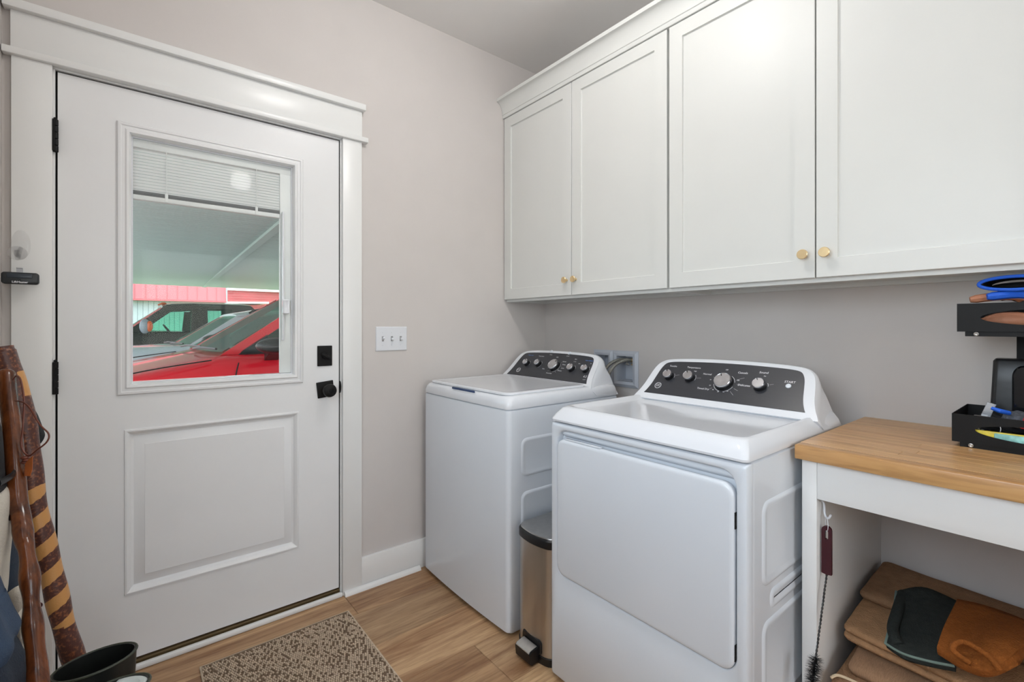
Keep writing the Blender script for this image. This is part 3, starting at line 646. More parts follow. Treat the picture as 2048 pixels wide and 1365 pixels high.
# a slim grip: outline with hanging slot through it
b.loft([[hpt(a, c, -.004) for a, c in outer], [hpt(a, c, .004) for a, c in outer], [hpt(a, c, .004) for a, c in slot], [hpt(a, c, -.004) for a, c in slot]], wrap=True)
hd = b.build('handle', MAROON, br)
loop = B().tube(catmull([hpt(0, .048, 0), hpt(.004, .060, -.005), hpt(.002, .078, -.001), hpt(-.003, .086, .0), hpt(-.004, .062, .005)], 4, True), .0008, 6, closed=True).build('hanging_loop', PLAST, br)
b = B(); q0 = hc+Vector((0, 0, -.060)); q1 = hc+Vector((-.066, .004, -.255))
for ph in (0, PI):
    pts = []
    for i in range(121):
        f = i/120; p = q0.lerp(q1, f); t = f*70+ph; pts.append(p+Vector((math.cos(t), math.sin(t), 0))*.0013)
    b.tube(pts, .0015, 5)
b.build('wire_stem', mat('dark_wire', (74, 74, 74), .4, .6), br)
b = B()
for i in range(620):
    f = random.random(); c = q1+(q1-q0).normalized()*(f*.075); a = random.uniform(0, 2*PI); r = .023*(1-.25*abs(f-.5)); e = random.uniform(-.25, .25)
    dd = Vector((math.cos(a), math.sin(a), e)).normalized(); s_ = dd.orthogonal().normalized()*.0005
    b.bm.faces.new([b.bm.verts.new(p) for p in (c+s_, c-s_, c+dd*r)])
    s2 = dd.cross(s_)
    b.bm.faces.new([b.bm.verts.new(p) for p in (c+s2, c-s2, c+dd*r)])
bs = b.build('bristles', mat('black_bristle', (20, 20, 22), .6), br, 0); bs['kind'] = 'stuff'

# ------------------------------------------------------------------ floor mat
mx0, mx1, my1, my0 = hit(398, 1330, 2, .01).x, hit(697, 1219, 2, .01).x, hit(697, 1219, 2, .01).y, -.92
mt = thing('door_mat', 'rectangular beige and brown looped door mat on the floor before the door', 'mat', ((mx0+mx1)/2, (my0+my1)/2, 0))
b = B(); b.box(mx0, mx1, my0, my1, .0005, .006, .002); b.build('backing', mat('mat_edge', (196, 178, 156), .9, var=.1, vscale=60, bump=.4, bscale=150), mt)
b = B(); b.box(mx0+.007, mx1-.007, my0+.007, my1-.007, .0058, .0068); b.build('base_weave', mat('mat_base', (120, 102, 84), .95, bump=.3, bscale=300), mt)
b = B(); b2 = B(); sp = .0098; ny = int((my1-my0-.012)/sp); nx = int((mx1-mx0-.012)/(sp*.8))
for j in range(ny):
    for i in range(nx):
        x = mx0+.008+i*sp*.8+(j % 2)*sp*.4+random.uniform(-.0006, .0006); y = my0+.008+j*sp+random.uniform(-.0008, .0008)
        h = .0105+random.uniform(-.0012, .0012); tg = b if random.random() < (.88 if (i+j//2) % 3 else .42) else b2
        ax = random.uniform(.1, .7); ca, sa = math.cos(ax), math.sin(ax); rx, ry = .0029, .0046
        ring = [Vector((x+ca*rx*math.cos(t)-sa*ry*math.sin(t), y+sa*rx*math.cos(t)+ca*ry*math.sin(t), 0)) for t in [2*PI*k/6 for k in range(6)]]
        top = [Vector((p.x*.55+x*.45, p.y*.55+y*.45, h)) for p in ring]; mid = [Vector((p.x, p.y, h-.003)) for p in ring]
        for p in ring: p.z = .0055
        tg.loft([ring, mid, top], False, True)
for bb2, c in ((b, (206, 186, 162)), (b2, (124, 102, 82))):
    o = bb2.build('looped_pile', mat('mat_loop_%d' % c[0], c, .95, var=.15, vscale=80, bump=.3, bscale=300), mt, 60); o['kind'] = 'stuff'

# ==PART2==
# ------------------------------------------------------------------ two-tier organiser on the worktop
OX = -.300; yl = -1.897
org = thing('tray_organiser', 'black metal two-tier tray organiser with oval cut-outs on the worktop', 'organiser', (OX+.10, yl-.2, TZ1))
TW, TD = .42, .24
def tray(z0, yo):
    a0, a1 = yl+yo-TW, yl+yo; h = .073; xb = OX+TD; th = .0015; parent = org
    b = B(); fm = lambda a, c, d: Vector((OX+d, a, c))
    # front plate with an oval hole
    n = 48; cy, cz, ry, rz = (a0+a1)/2, z0+.036, TW/2-.044, .0225
    outer = []; inner = []
    for k in range(n):
        t = 2*PI*k/n; c, s_ = math.cos(t), math.sin(t); inner.append((cy+ry*c, cz+rz*s_))
        m = max(abs(c), abs(s_)); outer.append((cy+(a1-a0)/2*max(-1, min(1, c/m)), z0+h/2+h/2*max(-1, min(1, s_/m))))
    b.loft([[fm(a, c, 0) for a, c in outer], [fm(a, c, 0) for a, c in inner], [fm(a, c, th) for a, c in inner], [fm(a, c, th) for a, c in outer]], wrap=True)
    t_ = b.build('tray_front', BLKM, parent, 30)
    b = B(); b.box(OX+th, xb, a1-th, a1, z0, z0+h); b.box(OX+th, xb, a0, a0+th, z0, z0+h); b.box(xb-th, xb, a0+th, a1-th, z0, z0+h); b.box(OX+th, xb-th, a0+th, a1-th, z0, z0+th)
    b.build('tray', BLKM, parent, 0)
    b = B(); b.box(OX+.004, xb-.004, a1-.030, a1-.015, z0-.012, z0-.0002); b.box(OX+.004, xb-.004, a0+.015, a0+.030, z0-.012, z0-.0002); b.box(OX+.004, OX+.018, a0+.0302, a1-.0302, z0-.012, z0-.0002); b.build('tray_rail', BLKM, parent, 0)
    b = B(); b.lathe([(.005, 0), (.005, .0015), (.0035, .002), (.002, .001)], (OX+.0038, a1-.036, z0-.006), (-1, 0, 0), 14); b.build('rail_screw', STEEL, parent)
tray(TZ1+.0122, 0); tray(1.196, -.010)
for k in (0, 1):
    B().box(OX+TD+.0003, OX+TD+.015, yl-.10-.22*k-.02, yl-.10-.22*k, TZ1, 1.27, .001).build('post', BLKM, org)
TRB = TZ1+.0122+.0017; TRU = 1.196+.0017
NAVG = mat('glove_blue', (24, 92, 205), .55, bump=.1, bscale=200); BLKF = mat('black_fabric', (24, 26, 30), .85, var=.2, bump=.15, bscale=180)
TANL = mat('tan_leather', (176, 118, 88), .6, var=.15, bump=.15, bscale=90)
def glove(label, base, cuff_c, cuff_rx, cuff_rz, tips, c1, c2, c3, r=.011, fx=.12):
    g = thing('work_glove', label, 'glove', base, 'work gloves in the organiser')
    c = Vector(cuff_c); loops = []
    for k, (f, sr) in enumerate(((0, 1), (.02, 1.03), (.05, .95), (.085, .85))):
        loops.append([c+Vector((f, 0, 0))+Vector((0, cuff_rx*sr*math.cos(t), (cuff_rz*sr*math.sin(t)))) for t in [2*PI*q/24 for q in range(24)]])
    b = B(); b.loft(loops+[[p+(c+Vector((f, 0, 0))-p)*.10 for p in lp] for lp, f in zip(loops[::-1], (.085, .05, .02, 0))], wrap=True); b.build('cuff', c2, g)
    b = B(); rim = [c+Vector((-.001, cuff_rx*math.cos(t), cuff_rz*math.sin(t))) for t in [2*PI*q/32 for q in range(32)]]; b.tube(rim, .0042, 8, closed=True); b.build('cuff_rim', c1, g)
    b = B(); b.ell(c+Vector((.10, 0, -.004)), .05, cuff_rx*.9, max(.012, cuff_rz*.6), 16, 10); b.build('palm', c2, g)
    for i, tp in enumerate(tips):
        b = B(); p = c+Vector((fx, (i-1.5)*cuff_rx*.4, -.004)); tp = Vector(tp); m_ = p.lerp(tp, .5)+Vector((0, 0, .008)); b.tube(catmull([p, m_, tp], 4), [r]*8+[r*.7], 8); b.build('finger', c3 if i % 2 else c2, g)
    return g
# gloves heaped in the upper tray (cuffs facing the room)
cc = hit(2032, 566, 0, OX+.01)
glove('black work glove with bright blue rim lying open on top of the upper tray', (OX+.08, -2.02, TRU), (OX+.012, cc.y, cc.z), .066, .0165, [(OX+.20, -1.97, 1.288), (OX+.21, -1.99, 1.288), (OX+.21, -2.02, 1.29), (OX+.19, -2.05, 1.288)], NAVG, BLKF, NAVG)
glove('black and blue work glove with tan patches folded under the open one', (OX+.08, -2.02, TRU), (OX+.05, cc.y-.03, 1.283), .040, .012, [(OX+.010, -1.962, 1.285), (OX+.015, -1.930, 1.279), (OX+.05, -1.932, 1.281), (OX+.02, -1.985, 1.287)], BLKF, NAVG, TANL, .0105, .0)
g = thing('work_glove', 'brown leather glove seen through the oval cut-out of the upper tray', 'glove', (OX+.06, -2.03, TRU), 'work gloves in the organiser')
b = B(); b.ell((OX+.045, -2.00, TRU+.027), .030, .052, .022, 18, 12); b.build('palm', TANL, g)
b = B(); b.ell((OX+.03, -1.962, TRU+.020), .012, .030, .010); b.build('thumb', TANL, g)
b = B(); b.tube(catmull([(OX+.03, -2.045, TRU+.02), (OX+.028, -2.02, TRU+.04), (OX+.028, -1.985, TRU+.043), (OX+.03, -1.95, TRU+.03)], 5), .003, 8); b.build('trim', TANL, g)
# black tool case standing in the lower tray
c = hit(1979, 730, 0, OX+.13)
yc_, zt_ = c.y-.045, hit(2010, 719, 0, OX+.12).z
cs = thing('moulded_case', 'glossy black moulded case standing upright at the back of the lower tray', 'case', (OX+.16, yc_, TRB))
b = B(); b.loft([[Vector((x, y, z)) for x, y in rr(OX+.12+ix, OX+.20-ix, yc_-.048+i, yc_+.045-i, .012, 5)] for z, i, ix in ((TRB, 0, 0), (TRB+.06, .0, .0), (zt_-.06, .004, .004), (zt_-.006, .006, .006), (zt_, .010, .010))]); b.build('shell', BLKP, cs)
b = B(); b.loft([[Vector((OX+.119, y, z)) for y, z in [(yc_-.020+.022*math.cos(t), zt_-.045+.030*math.sin(t)) for t in [PI*k/10 for k in range(11)]]+[(yc_-.042, TRB+.02), (yc_+.002, TRB+.02)]], [Vector((OX+.114, y, z)) for y, z in [(yc_-.020+.018*math.cos(t), zt_-.045+.026*math.sin(t)) for t in [PI*k/10 for k in range(11)]]+[(yc_-.038, TRB+.02), (yc_-.002, TRB+.02)]]]); b.build('arched_rib', mat('black_gloss', (14, 16, 20), .12), cs)
# metal clamp
pc = hit(1958, 805, 0, OX+.05)
cl = thing('hose_clamp', 'shiny steel clamp with upright blade at the left end of the lower tray', 'clamp', (OX+.06, pc.y, TRB))
ST2 = mat('bright_steel', (200, 202, 206), .25, .9, var=.08)
b = B(); M_ = Matrix.Translation((OX+.05, pc.y-.008, TRB+.052)) @ Matrix.Rotation(math.radians(18), 4, 'X'); b.box(-.001, .001, -.009, .009, -.045, .052, .0008, 1, M_); b.build('blade', ST2, cl)
b = B(); b.loft([[Vector((OX+.025+.05*f, pc.y-.022+(.021+w)*math.cos(t), TRB+.040+(.021+w)*math.sin(t))) for t in [2*PI*k/24 for k in range(24)]] for f, w in ((0, 0), (1, 0), (1, -.0015), (0, -.0015))], wrap=True); b.build('band', ST2, cl)
b = B(); b.lathe([(.004, -.012), (.004, .012)], (OX+.04, pc.y-.004, TRB+.064), (0, 1, 0), 10); b.build('screw', STEEL, cl)
# dark cable bundle, pen, cloth
b = B()
for k in range(3):
    pts = [(OX+.05+.018*k+.008*math.sin(3*t), -1.985+.042*math.cos(t), TRB+.045+.008*math.sin(2*t)+.006*k) for t in [2*PI*q/24 for q in range(24)]]; b.tube(pts, .0065, 8, closed=True)
solo(b, 'coiled_strap', BLKF, 'black coiled strap heaped beside the steel clamp in the lower tray', 'strap', (OX+.06, -1.985, TRB))
pp = hit(1998, 822, 0, OX+.02)
b = B(); b.tube([pp+Vector((0, .014, .005)), pp+Vector((0, 0, 0)), pp+Vector((.02, -.016, -.006))], [.004, .0055, .0055], 10); solo(b, 'marker_pen', NAVG, 'blue pen lying on the front edge of the lower tray', 'pen', pp)
def lump(b, c, r, seed, u=20, v=14):
    n0 = len(b.bm.verts); b.ell((0, 0, 0), 1, 1, 1, u, v); b.bm.verts.ensure_lookup_table()
    for w in b.bm.verts[n0:]:
        d = 1+.22*noise.noise(w.co*2.2+Vector((seed, 0, 0))); w.co = Vector(c)+Vector((w.co.x*r[0]*d, w.co.y*r[1]*d, w.co.z*r[2]*d))
b = B(); lump(b, (OX+.07, -2.012, TRB+.062), (.04, .030, .022), 3); solo(b, 'grey_glove', mat('grey_knit', (84, 88, 96), .9, var=.3, vscale=120, bump=.4, bscale=250), 'crumpled grey knitted glove in the middle of the lower tray', 'glove', (OX+.07, -2.012, TRB))
gr = thing('patterned_cloth', 'red, black and white patterned cloth at the right of the lower tray', 'cloth', (OX+.05, -2.06, TRB))
b = B(); lump(b, (OX+.045, -2.062, TRB+.066), (.035, .036, .036), 8); b.build('cloth', mat('cloth_pattern', (96, 90, 92), .9, var=.75, vscale=90, bump=.3, bscale=200), gr)
b = B(); b.tube(catmull([(OX+.02, -2.022, TRB+.050), (OX+.014, -2.030, TRB+.078), (OX+.02, -2.04, TRB+.10)], 5), .004, 8); b.build('red_edging', mat('red_edging', (205, 36, 48), .7), gr)
# packets behind the lower cut-out
b = B(); b.box(OX+.010, OX+.016, -2.06, -1.935, TRB+.001, TRB+.034, .002, 2); solo(b, 'yellow_packet', mat('yellow_pack', (232, 206, 60), .4, var=.25, vscale=30), 'yellow packet seen through the oval cut-out of the lower tray', 'packet', (OX+.013, -2.0, TRB))
b = B(); b.box(OX+.0042, OX+.0092, -2.20, -1.975, TRB+.001, TRB+.031, .002, 2); solo(b, 'teal_packet', mat('teal_pack', (140, 196, 190), .25, var=.35, vscale=60), 'pale teal packet beside the yellow one behind the lower cut-out', 'packet', (OX+.007, -2.08, TRB))

# ------------------------------------------------------------------ folded cloths under the bench
def fuzz(name, c, vs=40): return mat(name, c, .95, var=.14, vscale=vs, bump=.5, bscale=260, spec=.15)
FLE = fuzz('tan_fleece', (176, 136, 100)); FLB = fuzz('brown_fleece', (146, 112, 84)); ORG = fuzz('rust_knit', (142, 82, 36), 60); DGR = fuzz('dark_green_knit', (46, 50, 48), 60); PIP = mat('cream_piping', (214, 192, 160), .8)
def slab(name, m, label, cat, x0, x1, y0, y1, z, th, seed, tilt=(0, 0), layers=2, droop=.0, yaw=0, group=None, amp=.006, piping=None):
    """a folded cloth: layered pads joined by a rounded fold on the front edge"""
    cx, cy = (x0+x1)/2, (y0+y1)/2
    t = thing(name, label, cat, (cx, cy, z), group)
    lh = th/layers; R_ = Matrix.Rotation(yaw, 3, 'Z')
    def surf(x, y, zz):
        q = R_ @ Vector((x-cx, y-cy, 0)); X, Y = q.x+cx, q.y+cy
        e = noise.noise(Vector((x*9, y*9, seed)))*amp
        return Vector((X, Y, zz+e*(1 if zz > z+.002 else 0)+(X-cx)*tilt[0]+(Y-cy)*tilt[1]))
    for L_ in range(layers):
        za, zb = z+L_*lh, z+(L_+1)*lh-.0015; rad = lh*.42; nx, ny = 12, 12
        loops = []
        prof_ = [(0, za+rad)]+[(rad*(1-math.cos(a)), zb-rad+rad*math.sin(a)) for a in (PI/6, PI/3, PI/2)]
        b = B(); levels = [(rad, za), (rad*.3, za+rad*.3), (0, za+rad), (0, zb-rad), (rad*.3, zb-rad*.3), (rad, zb)]
        for ins, zz in levels:
            pts = rr(x0+ins, x1-ins, y0+ins, y1-ins, .02, 3); dense = []
            for i, p in enumerate(pts):
                q = pts[(i+1) % len(pts)]; dense.append(p)
                if (p[0]-q[0])**2+(p[1]-q[1])**2 > .01:
                    for k in range(1, 8): dense.append((p[0]+(q[0]-p[0])*k/8, p[1]+(q[1]-p[1])*k/8))
            loops.append([surf(a, c, zz) for a, c in dense])
        for f in (.75, .5, .25, .05):
            loops.append([surf(cx+(a-cx)*f, cy+(c-cy)*f, zb) for a, c in [( (p[0]-cx)+cx, (p[1]-cy)+cy) for p in dense]])
        b.loft(loops); b.build('fold', m, t, 60)
    if piping:
        b = B(); b.tube(catmull([surf(x, y, z+th*dz) for x, y, dz in piping], 8), .0035, 8); b.build('piping', PIP, t)
    return t
GF = 'folded cloths under the bench'
slab('folded_blanket', FLB, 'brown fleece blanket folded at the bottom of the pile under the bench', 'blanket', -.55, -.05, -2.35, -1.72, 0, .138, 1, layers=3, group=GF)
slab('folded_blanket', FLE, 'tan fleece blanket folded on the bottom blanket under the bench', 'blanket', -.56, -.05, -2.36, -1.72, .141, .112, 5, layers=2, group=GF)
slab('folded_robe', FLB, 'brown terry robe with cream piped pocket at the front of the pile', 'robe', -.575, -.24, -2.20, -1.70, .256, .048, 9, (.03, 0), layers=1, group=GF, piping=[(-.574, -1.704, .9), (-.560, -1.715, 1.02), (-.553, -1.745, 1.03), (-.550, -1.785, 1.03), (-.545, -1.82, 1.03), (-.52, -1.86, 1.03)])
slab('folded_robe', mat('robe_stripe', (170, 132, 100), .95, var=.2, vscale=90, bump=.5, bscale=260, stretch=(1, 12, 1)), 'tan ribbed cloth with wide soft folds lying over the brown robe', 'robe', -.52, -.10, -2.45, -1.72, .309, .030, 12, (.06, .0), layers=1, group=GF, yaw=.02)
slab('folded_towel', FLE, 'tan fleece throw folded thick at the back of the pile', 'towel', -.46, -.05, -2.25, -1.695, .345, .042, 15, (.06, .04), layers=2, group=GF)
slab('folded_towel', FLB, 'brown towel folded on top at the back corner of the pile', 'towel', -.30, -.03, -2.15, -1.69, .392, .026, 18, (.03, .04), layers=1, group=GF)
def drapecloth(name, m, label, cat, pts, th, hem=None, group=None):
    """soft folded cloth: rows of points across the pile, given real thickness"""
    t = thing(name, label, cat, tuple(sum((Vector(p) for r in pts for p in r), Vector())/sum(len(r) for r in pts)), group)
    rows = [catmull(r, 5) for r in pts]; cols = list(zip(*rows)); cols = [catmull(c, 5) for c in cols]
    b = B(); G = cols; n, k = len(G), len(G[0])
    def nrm(i, j):
        a = G[min(i+1, n-1)][j]-G[max(i-1, 0)][j]; c = G[i][min(j+1, k-1)]-G[i][max(j-1, 0)]; v = a.cross(c); v.normalize(); return v if v.z > 0 else -v
    top = [[G[i][j]+nrm(i, j)*th*(1-.0) for j in range(k)] for i in range(n)]
    loops = []
    for j in range(k): loops.append([top[i][j] for i in range(n)]+[G[n-1][j]+(top[n-1][j]-G[n-1][j])*.5+(G[n-1][j]-G[n-2][j])*.3]+[G[i][j] for i in range(n-1, -1, -1)]+[G[0][j]+(top[0][j]-G[0][j])*.5+(G[0][j]-G[1][j])*.3])
    b.loft(loops); b.build('cloth', m, t, 60)
    if hem:
        b = B(); b.tube([top[i][0] for i in range(n)], .003, 7); b.build('hem', hem, t)
        b = B(); b.tube([top[0][j] for j in range(k)], .003, 7); b.build('hem', hem, t)
    return t
Q = lambda u, v, x: hit(u, v, 0, x)
def onr(u, v, x, dz=0): p = Q(u, v, x); return (p.x, p.y, p.z+dz)
drapecloth('knitted_mat', DGR, 'dark green knitted cloth with pale hem folded over the pile', 'cloth',
    [[onr(1778, 1300, -.50), onr(1790, 1235, -.38), onr(1800, 1195, -.27)], [onr(1812, 1322, -.53), onr(1830, 1255, -.40), onr(1845, 1185, -.25)], [onr(1860, 1335, -.53), onr(1880, 1270, -.42), onr(1885, 1200, -.24)], [onr(1912, 1345, -.52), onr(1915, 1285, -.43), onr(1915, 1215, -.25)]], .016, hem=mat('green_hem', (110, 128, 120), .9), group='cloths heaped on the blankets under the bench')
drapecloth('rust_sweater', ORG, 'rust-orange ribbed knit folded on the right side of the pile', 'sweater',
    [[onr(1876, 1310, -.52), onr(1892, 1255, -.42), onr(1920, 1215, -.27)], [onr(1935, 1345, -.54), onr(1945, 1285, -.44), onr(1965, 1225, -.28)], [onr(1985, 1355, -.54), onr(2000, 1290, -.46), onr(2020, 1245, -.28)], [onr(2040, 1330, -.50), onr(2060, 1300, -.42), onr(2080, 1270, -.28)]], .020, group='cloths heaped on the blankets under the bench')
b = B(); b.tube(catmull([onr(1806, 1205, -.27, .022), onr(1796, 1235, -.38, .020), onr(1786, 1275, -.46, .018), onr(1800, 1305, -.50, .014)], 6), .013, 10)
tag(b.build('rolled_cloth', DGR, None, 60, Vector(onr(1795, 1250, -.40))), 'narrow rolled length of dark green knit along the left edge of the green cloth', 'cloth')
b = B()
b.tube(catmull([onr(1940, 1338, -.55, .012), onr(1905, 1312, -.55, .014), onr(1925, 1302, -.53, .02), onr(1975, 1330, -.54, .02), onr(2000, 1352, -.55, .01)], 8), .006, 8)
tag(b.build('rolled_cuff', ORG, None, 60, Vector(onr(1940, 1330, -.54))), 'thin rust-orange roll of knit along the front of the pile', 'cloth')

# ------------------------------------------------------------------ remote control on a clear hook
rk = thing('adhesive_hook', 'clear plastic hook stuck on the left door casing, holding the remote', 'hook', tuple(hit(40, 500, 1, CY)))
CLR = glass('clear_plastic', (.985, .985, .985), .08, .03, .04)
b = B(); cpt = hit(42, 490, 1, CY); b.loft([[Vector((cpt.x+rx*math.cos(t), CY-h, cpt.z+rz*math.sin(t))) for t in [2*PI*k/28 for k in range(28)]] for rx, rz, h in ((.0215, .046, .0002), (.0215, .046, .002), (.019, .042, .004), (.014, .034, .0045))]); b.build('backplate', CLR, rk)
b = B(); b.tube(catmull([(cpt.x, CY-.004, cpt.z-.012), (cpt.x-.001, CY-.018, cpt.z-.024), (cpt.x-.003, CY-.032, cpt.z-.046), (cpt.x-.003, CY-.044, cpt.z-.040), (cpt.x-.003, CY-.048, cpt.z-.022)], 6), .0055, 10); b.ell((cpt.x-.004, CY-.030, cpt.z-.030), .022, .012, .022, 20, 12); b.build('hook_arm', CLR, rk)
RYF = CY-.052
r0, r1 = hit(1, 543, 1, RYF), hit(77.5, 570, 1, RYF)
rm = thing('remote_control', 'black garage remote control hanging from the clear hook on the casing', 'remote control', ((r0.x+r1.x)/2, RYF+.01, r1.z))
b = B(); nest(b, (r0.x, r1.x, r1.z, r0.z), [(.003, -.020, .006), (0, -.016, .008), (0, -.004, .008), (.002, -.001, .007), (.004, 0, .006)], lambda a, c, h: Vector((a, RYF-h, c)), cap0=True, r=.008, n=5); rb = b.build('casing', mat('remote_black', (34, 37, 40), .4), rm)
b = B(); nest(b, (r0.x+.012, r1.x-.014, r1.z+.018, r0.z-.004), [(0, 0, .002), (0, .002, .002), (.002, .003, .002)], lambda a, c, h: Vector((a, RYF-h, c)), r=.002, n=3); b.build('button', mat('button_dark', (48, 55, 64), .35), rm)
b = B(); b.lathe([(.002, 0), (.002, .001)], ((r0.x+r1.x)/2+.001, RYF, r1.z+.0135), (0, -1, 0), 12); b.build('indicator', BLKP, rm)
b = B(); text_into(b, 'LiftMaster', ((r0.x+r1.x)/2, RYF-.0002, r1.z+.006), (1, 0, 0), (0, 0, 1), .0085, bold=.0002); b.build('lettering', WPRINT, rm, 0)['kind'] = 'stuff'
b = B(); b.box((r0.x+r1.x)/2-.009, (r0.x+r1.x)/2+.005, RYF+.010, RYF+.0115, r0.z-.004, r0.z+.014, .0005, 1); b.box((r0.x+r1.x)/2-.009, (r0.x+r1.x)/2+.005, RYF+.0022, RYF+.0100, r0.z+.0125, r0.z+.014); b.build('visor_clip', ST2, rm)

# ------------------------------------------------------------------ walking sticks
def bark_mat():
    m = bpy.data.materials.new('spiral_bark'); m.use_nodes = True; n = m.node_tree; p = n.nodes['Principled BSDF']; L = n.links
    p.inputs['Roughness'].default_value = .38; tc = n.nodes.new('ShaderNodeTexCoord')
    nz = n.nodes.new('ShaderNodeTexNoise'); nz.inputs['Scale'].default_value = 130; nz.inputs['Detail'].default_value = 6; L.new(tc.outputs['Object'], nz.inputs['Vector'])
    rb_ = n.nodes.new('ShaderNodeValToRGB'); L.new(nz.outputs[0], rb_.inputs[0]); e = rb_.color_ramp.elements
    e[0].position = .50; e[0].color = rgb(84, 48, 40); e[1].position = .72; e[1].color = rgb(160, 98, 62)
    at_ = n.nodes.new('ShaderNodeAttribute'); at_.attribute_name = 'bark'; 
    ad = n.nodes.new('ShaderNodeMath'); ad.operation = 'MULTIPLY_ADD'; ad.inputs[1].default_value = .5; L.new(nz.outputs[0], ad.inputs[0]); L.new(at_.outputs['Fac'], ad.inputs[2])
    st = n.nodes.new('ShaderNodeMath'); st.operation = 'GREATER_THAN'; st.inputs[1].default_value = .75; L.new(ad.outputs[0], st.inputs[0])
    mx = n.nodes.new('ShaderNodeMix'); mx.data_type = 'RGBA'; L.new(st.outputs[0], mx.inputs[0]); mx.inputs[6].default_value = rgb(206, 150, 88); L.new(rb_.outputs[0], mx.inputs[7]); L.new(mx.outputs[2], p.inputs['Base Color'])
    b = n.nodes.new('ShaderNodeBump'); b.inputs['Strength'].default_value = .35; b.inputs['Distance'].default_value = .003; L.new(nz.outputs[0], b.inputs['Height']); L.new(b.outputs[0], p.inputs['Normal'])
    return m
def at_y(u, v, y): return hit(u, v, 1, y)
# spiral-bark stick: centre line read off the photograph on a near-vertical plane
cl_ = [(4, 694, -.385), (14, 730, -.388), (33, 775, -.393), (49, 850, -.400), (60, 920, -.408), (66, 985, -.414), (79, 1050, -.42), (95, 1110, -.425), (108, 1165, -.43), (121, 1225, -.436), (134, 1275, -.441), (150, 1325, -.446)]
pts = [at_y(*c) for c in cl_]; e0 = pts[-1]; dn = (pts[-1]-pts[-3]).normalized(); k_ = (e0.z)/(-dn.z)
pts += [e0+dn*k_*.33, e0+dn*k_*.66, e0+dn*k_*.985]
P_ = catmull(pts, 12); rad = []
Ltot = 0; ss = [0]
for a, c in zip(P_, P_[1:]): Ltot += (c-a).length; ss.append(Ltot)
for s_ in ss: rad.append((.0235+.0012*math.sin(s_*40))*(1 if s_ > .01 else .9))
sp_ = thing('walking_stick', 'thick walking stick with spiral strips of brown bark leaning in the corner', 'walking stick', tuple(P_[-1]), 'walking sticks')
b = B(); b.tube(P_, rad, 28); o = b.build('shaft', bark_mat(), sp_, 60)
me = o.data; atr = me.attributes.new('bark', 'FLOAT', 'POINT'); org_ = Vector(sp_.location)
for i, v in enumerate(me.vertices):
    if i < len(P_)*28: r_ = i//28; a_ = (i % 28)/28
    else: r_, a_ = 0, 0
    s_ = ss[min(r_, len(ss)-1)]; f = ss[r_]/Ltot
    z_ = (v.co+org_).z
    if z_ > 1.095: val = 1
    elif z_ > 1.035: val = 0 if a_ < .9 else 1
    elif z_ > .80: val = 1
    elif z_ < .43: val = 1
    else:
        q = (s_/.071-a_+.3) % 1.0; val = 1 if q < .52 else 0
        atr.data[i].value = max(0, min(1, .5+(.26-abs(q-.26))*6)) if True else val; continue
    atr.data[i].value = val
WLN = wood('polished_walnut', (62, 30, 14), (128, 70, 34), 'z', .2, 1.2)
c2_ = [(11, 741, 1.12), (17, 800, 1.10), (23, 845, 1.085), (30, 920, 1.06), (36, 1000, 1.04), (43, 1040, 1.025), (48, 1078, 1.01), (53, 1100, 1.0), (59, 1150, .985), (62, 1190, .975), (65, 1240, .96), (70, 1290, .945), (74, 1330, .935), (76, 1365, .925)]
pts = [dep(*c) for c in c2_]; dn = (pts[-1]-pts[-4]).normalized(); k_ = pts[-1].z/(-dn.z); pts += [pts[-1]+dn*k_*.3, pts[-1]+dn*k_*.65, pts[-1]+dn*k_*.985]
P_ = catmull(pts, 10); rad = []
for i, p in enumerate(P_):
    r_ = .0165 if p.z > .78 else .0150+.0022*math.sin(p.z*75+.5)
    if p.z < .62: r_ = r_+(.0175-r_)*min(1, (.62-p.z)/.12)
    rad.append(r_*(.62 if i == 0 else .85 if i == 1 else 1))
ws = thing('walking_stick', 'polished brown walking stick with wavy shaft and leather thong, nearest the camera', 'walking stick', tuple(P_[-1]), 'walking sticks')
B().tube(P_, rad, 18).build('shaft', WLN, ws, 60)
LEA = mat('leather_cord', (112, 58, 42), .45)
cord = catmull([dep(31, 802, 1.085), dep(48, 806, 1.07), dep(62, 820, 1.06), dep(80, 850, 1.05), dep(97, 868, 1.05), dep(94, 884, 1.05), dep(75, 900, 1.05), dep(57, 912, 1.055), dep(43, 893, 1.06), dep(46, 850, 1.065), dep(48, 800, 1.08), dep(42, 762, 1.09), dep(34, 752, 1.10), dep(26, 760, 1.105)], 7)
th = B().tube(cord, .0017, 8).build('thong', LEA, ws)
b = B(); 
for k, (u, v) in enumerate(((50, 916), (53, 921), (50, 925))): b.ell(dep(u, v, 1.052), .0075, .005, .0035)
b.build('knot', LEA, th)
p = [dep(50, 925, 1.052), dep(66, 912, 1.052), dep(65, 940, 1.052), dep(61, 953, 1.052), dep(48, 953, 1.052)]
N_ = ray(55, 930).normalized()
b = B(); b.loft([[q-N_*.003 for q in p], [q+N_*.003 for q in p]]); bmesh.ops.bevel(b.bm, geom=list(b.bm.edges), offset=.001, segments=1, affect='EDGES'); b.build('wooden_tag', mat('orange_wood', (200, 110, 58), .4, var=.2, vscale=30), ws)

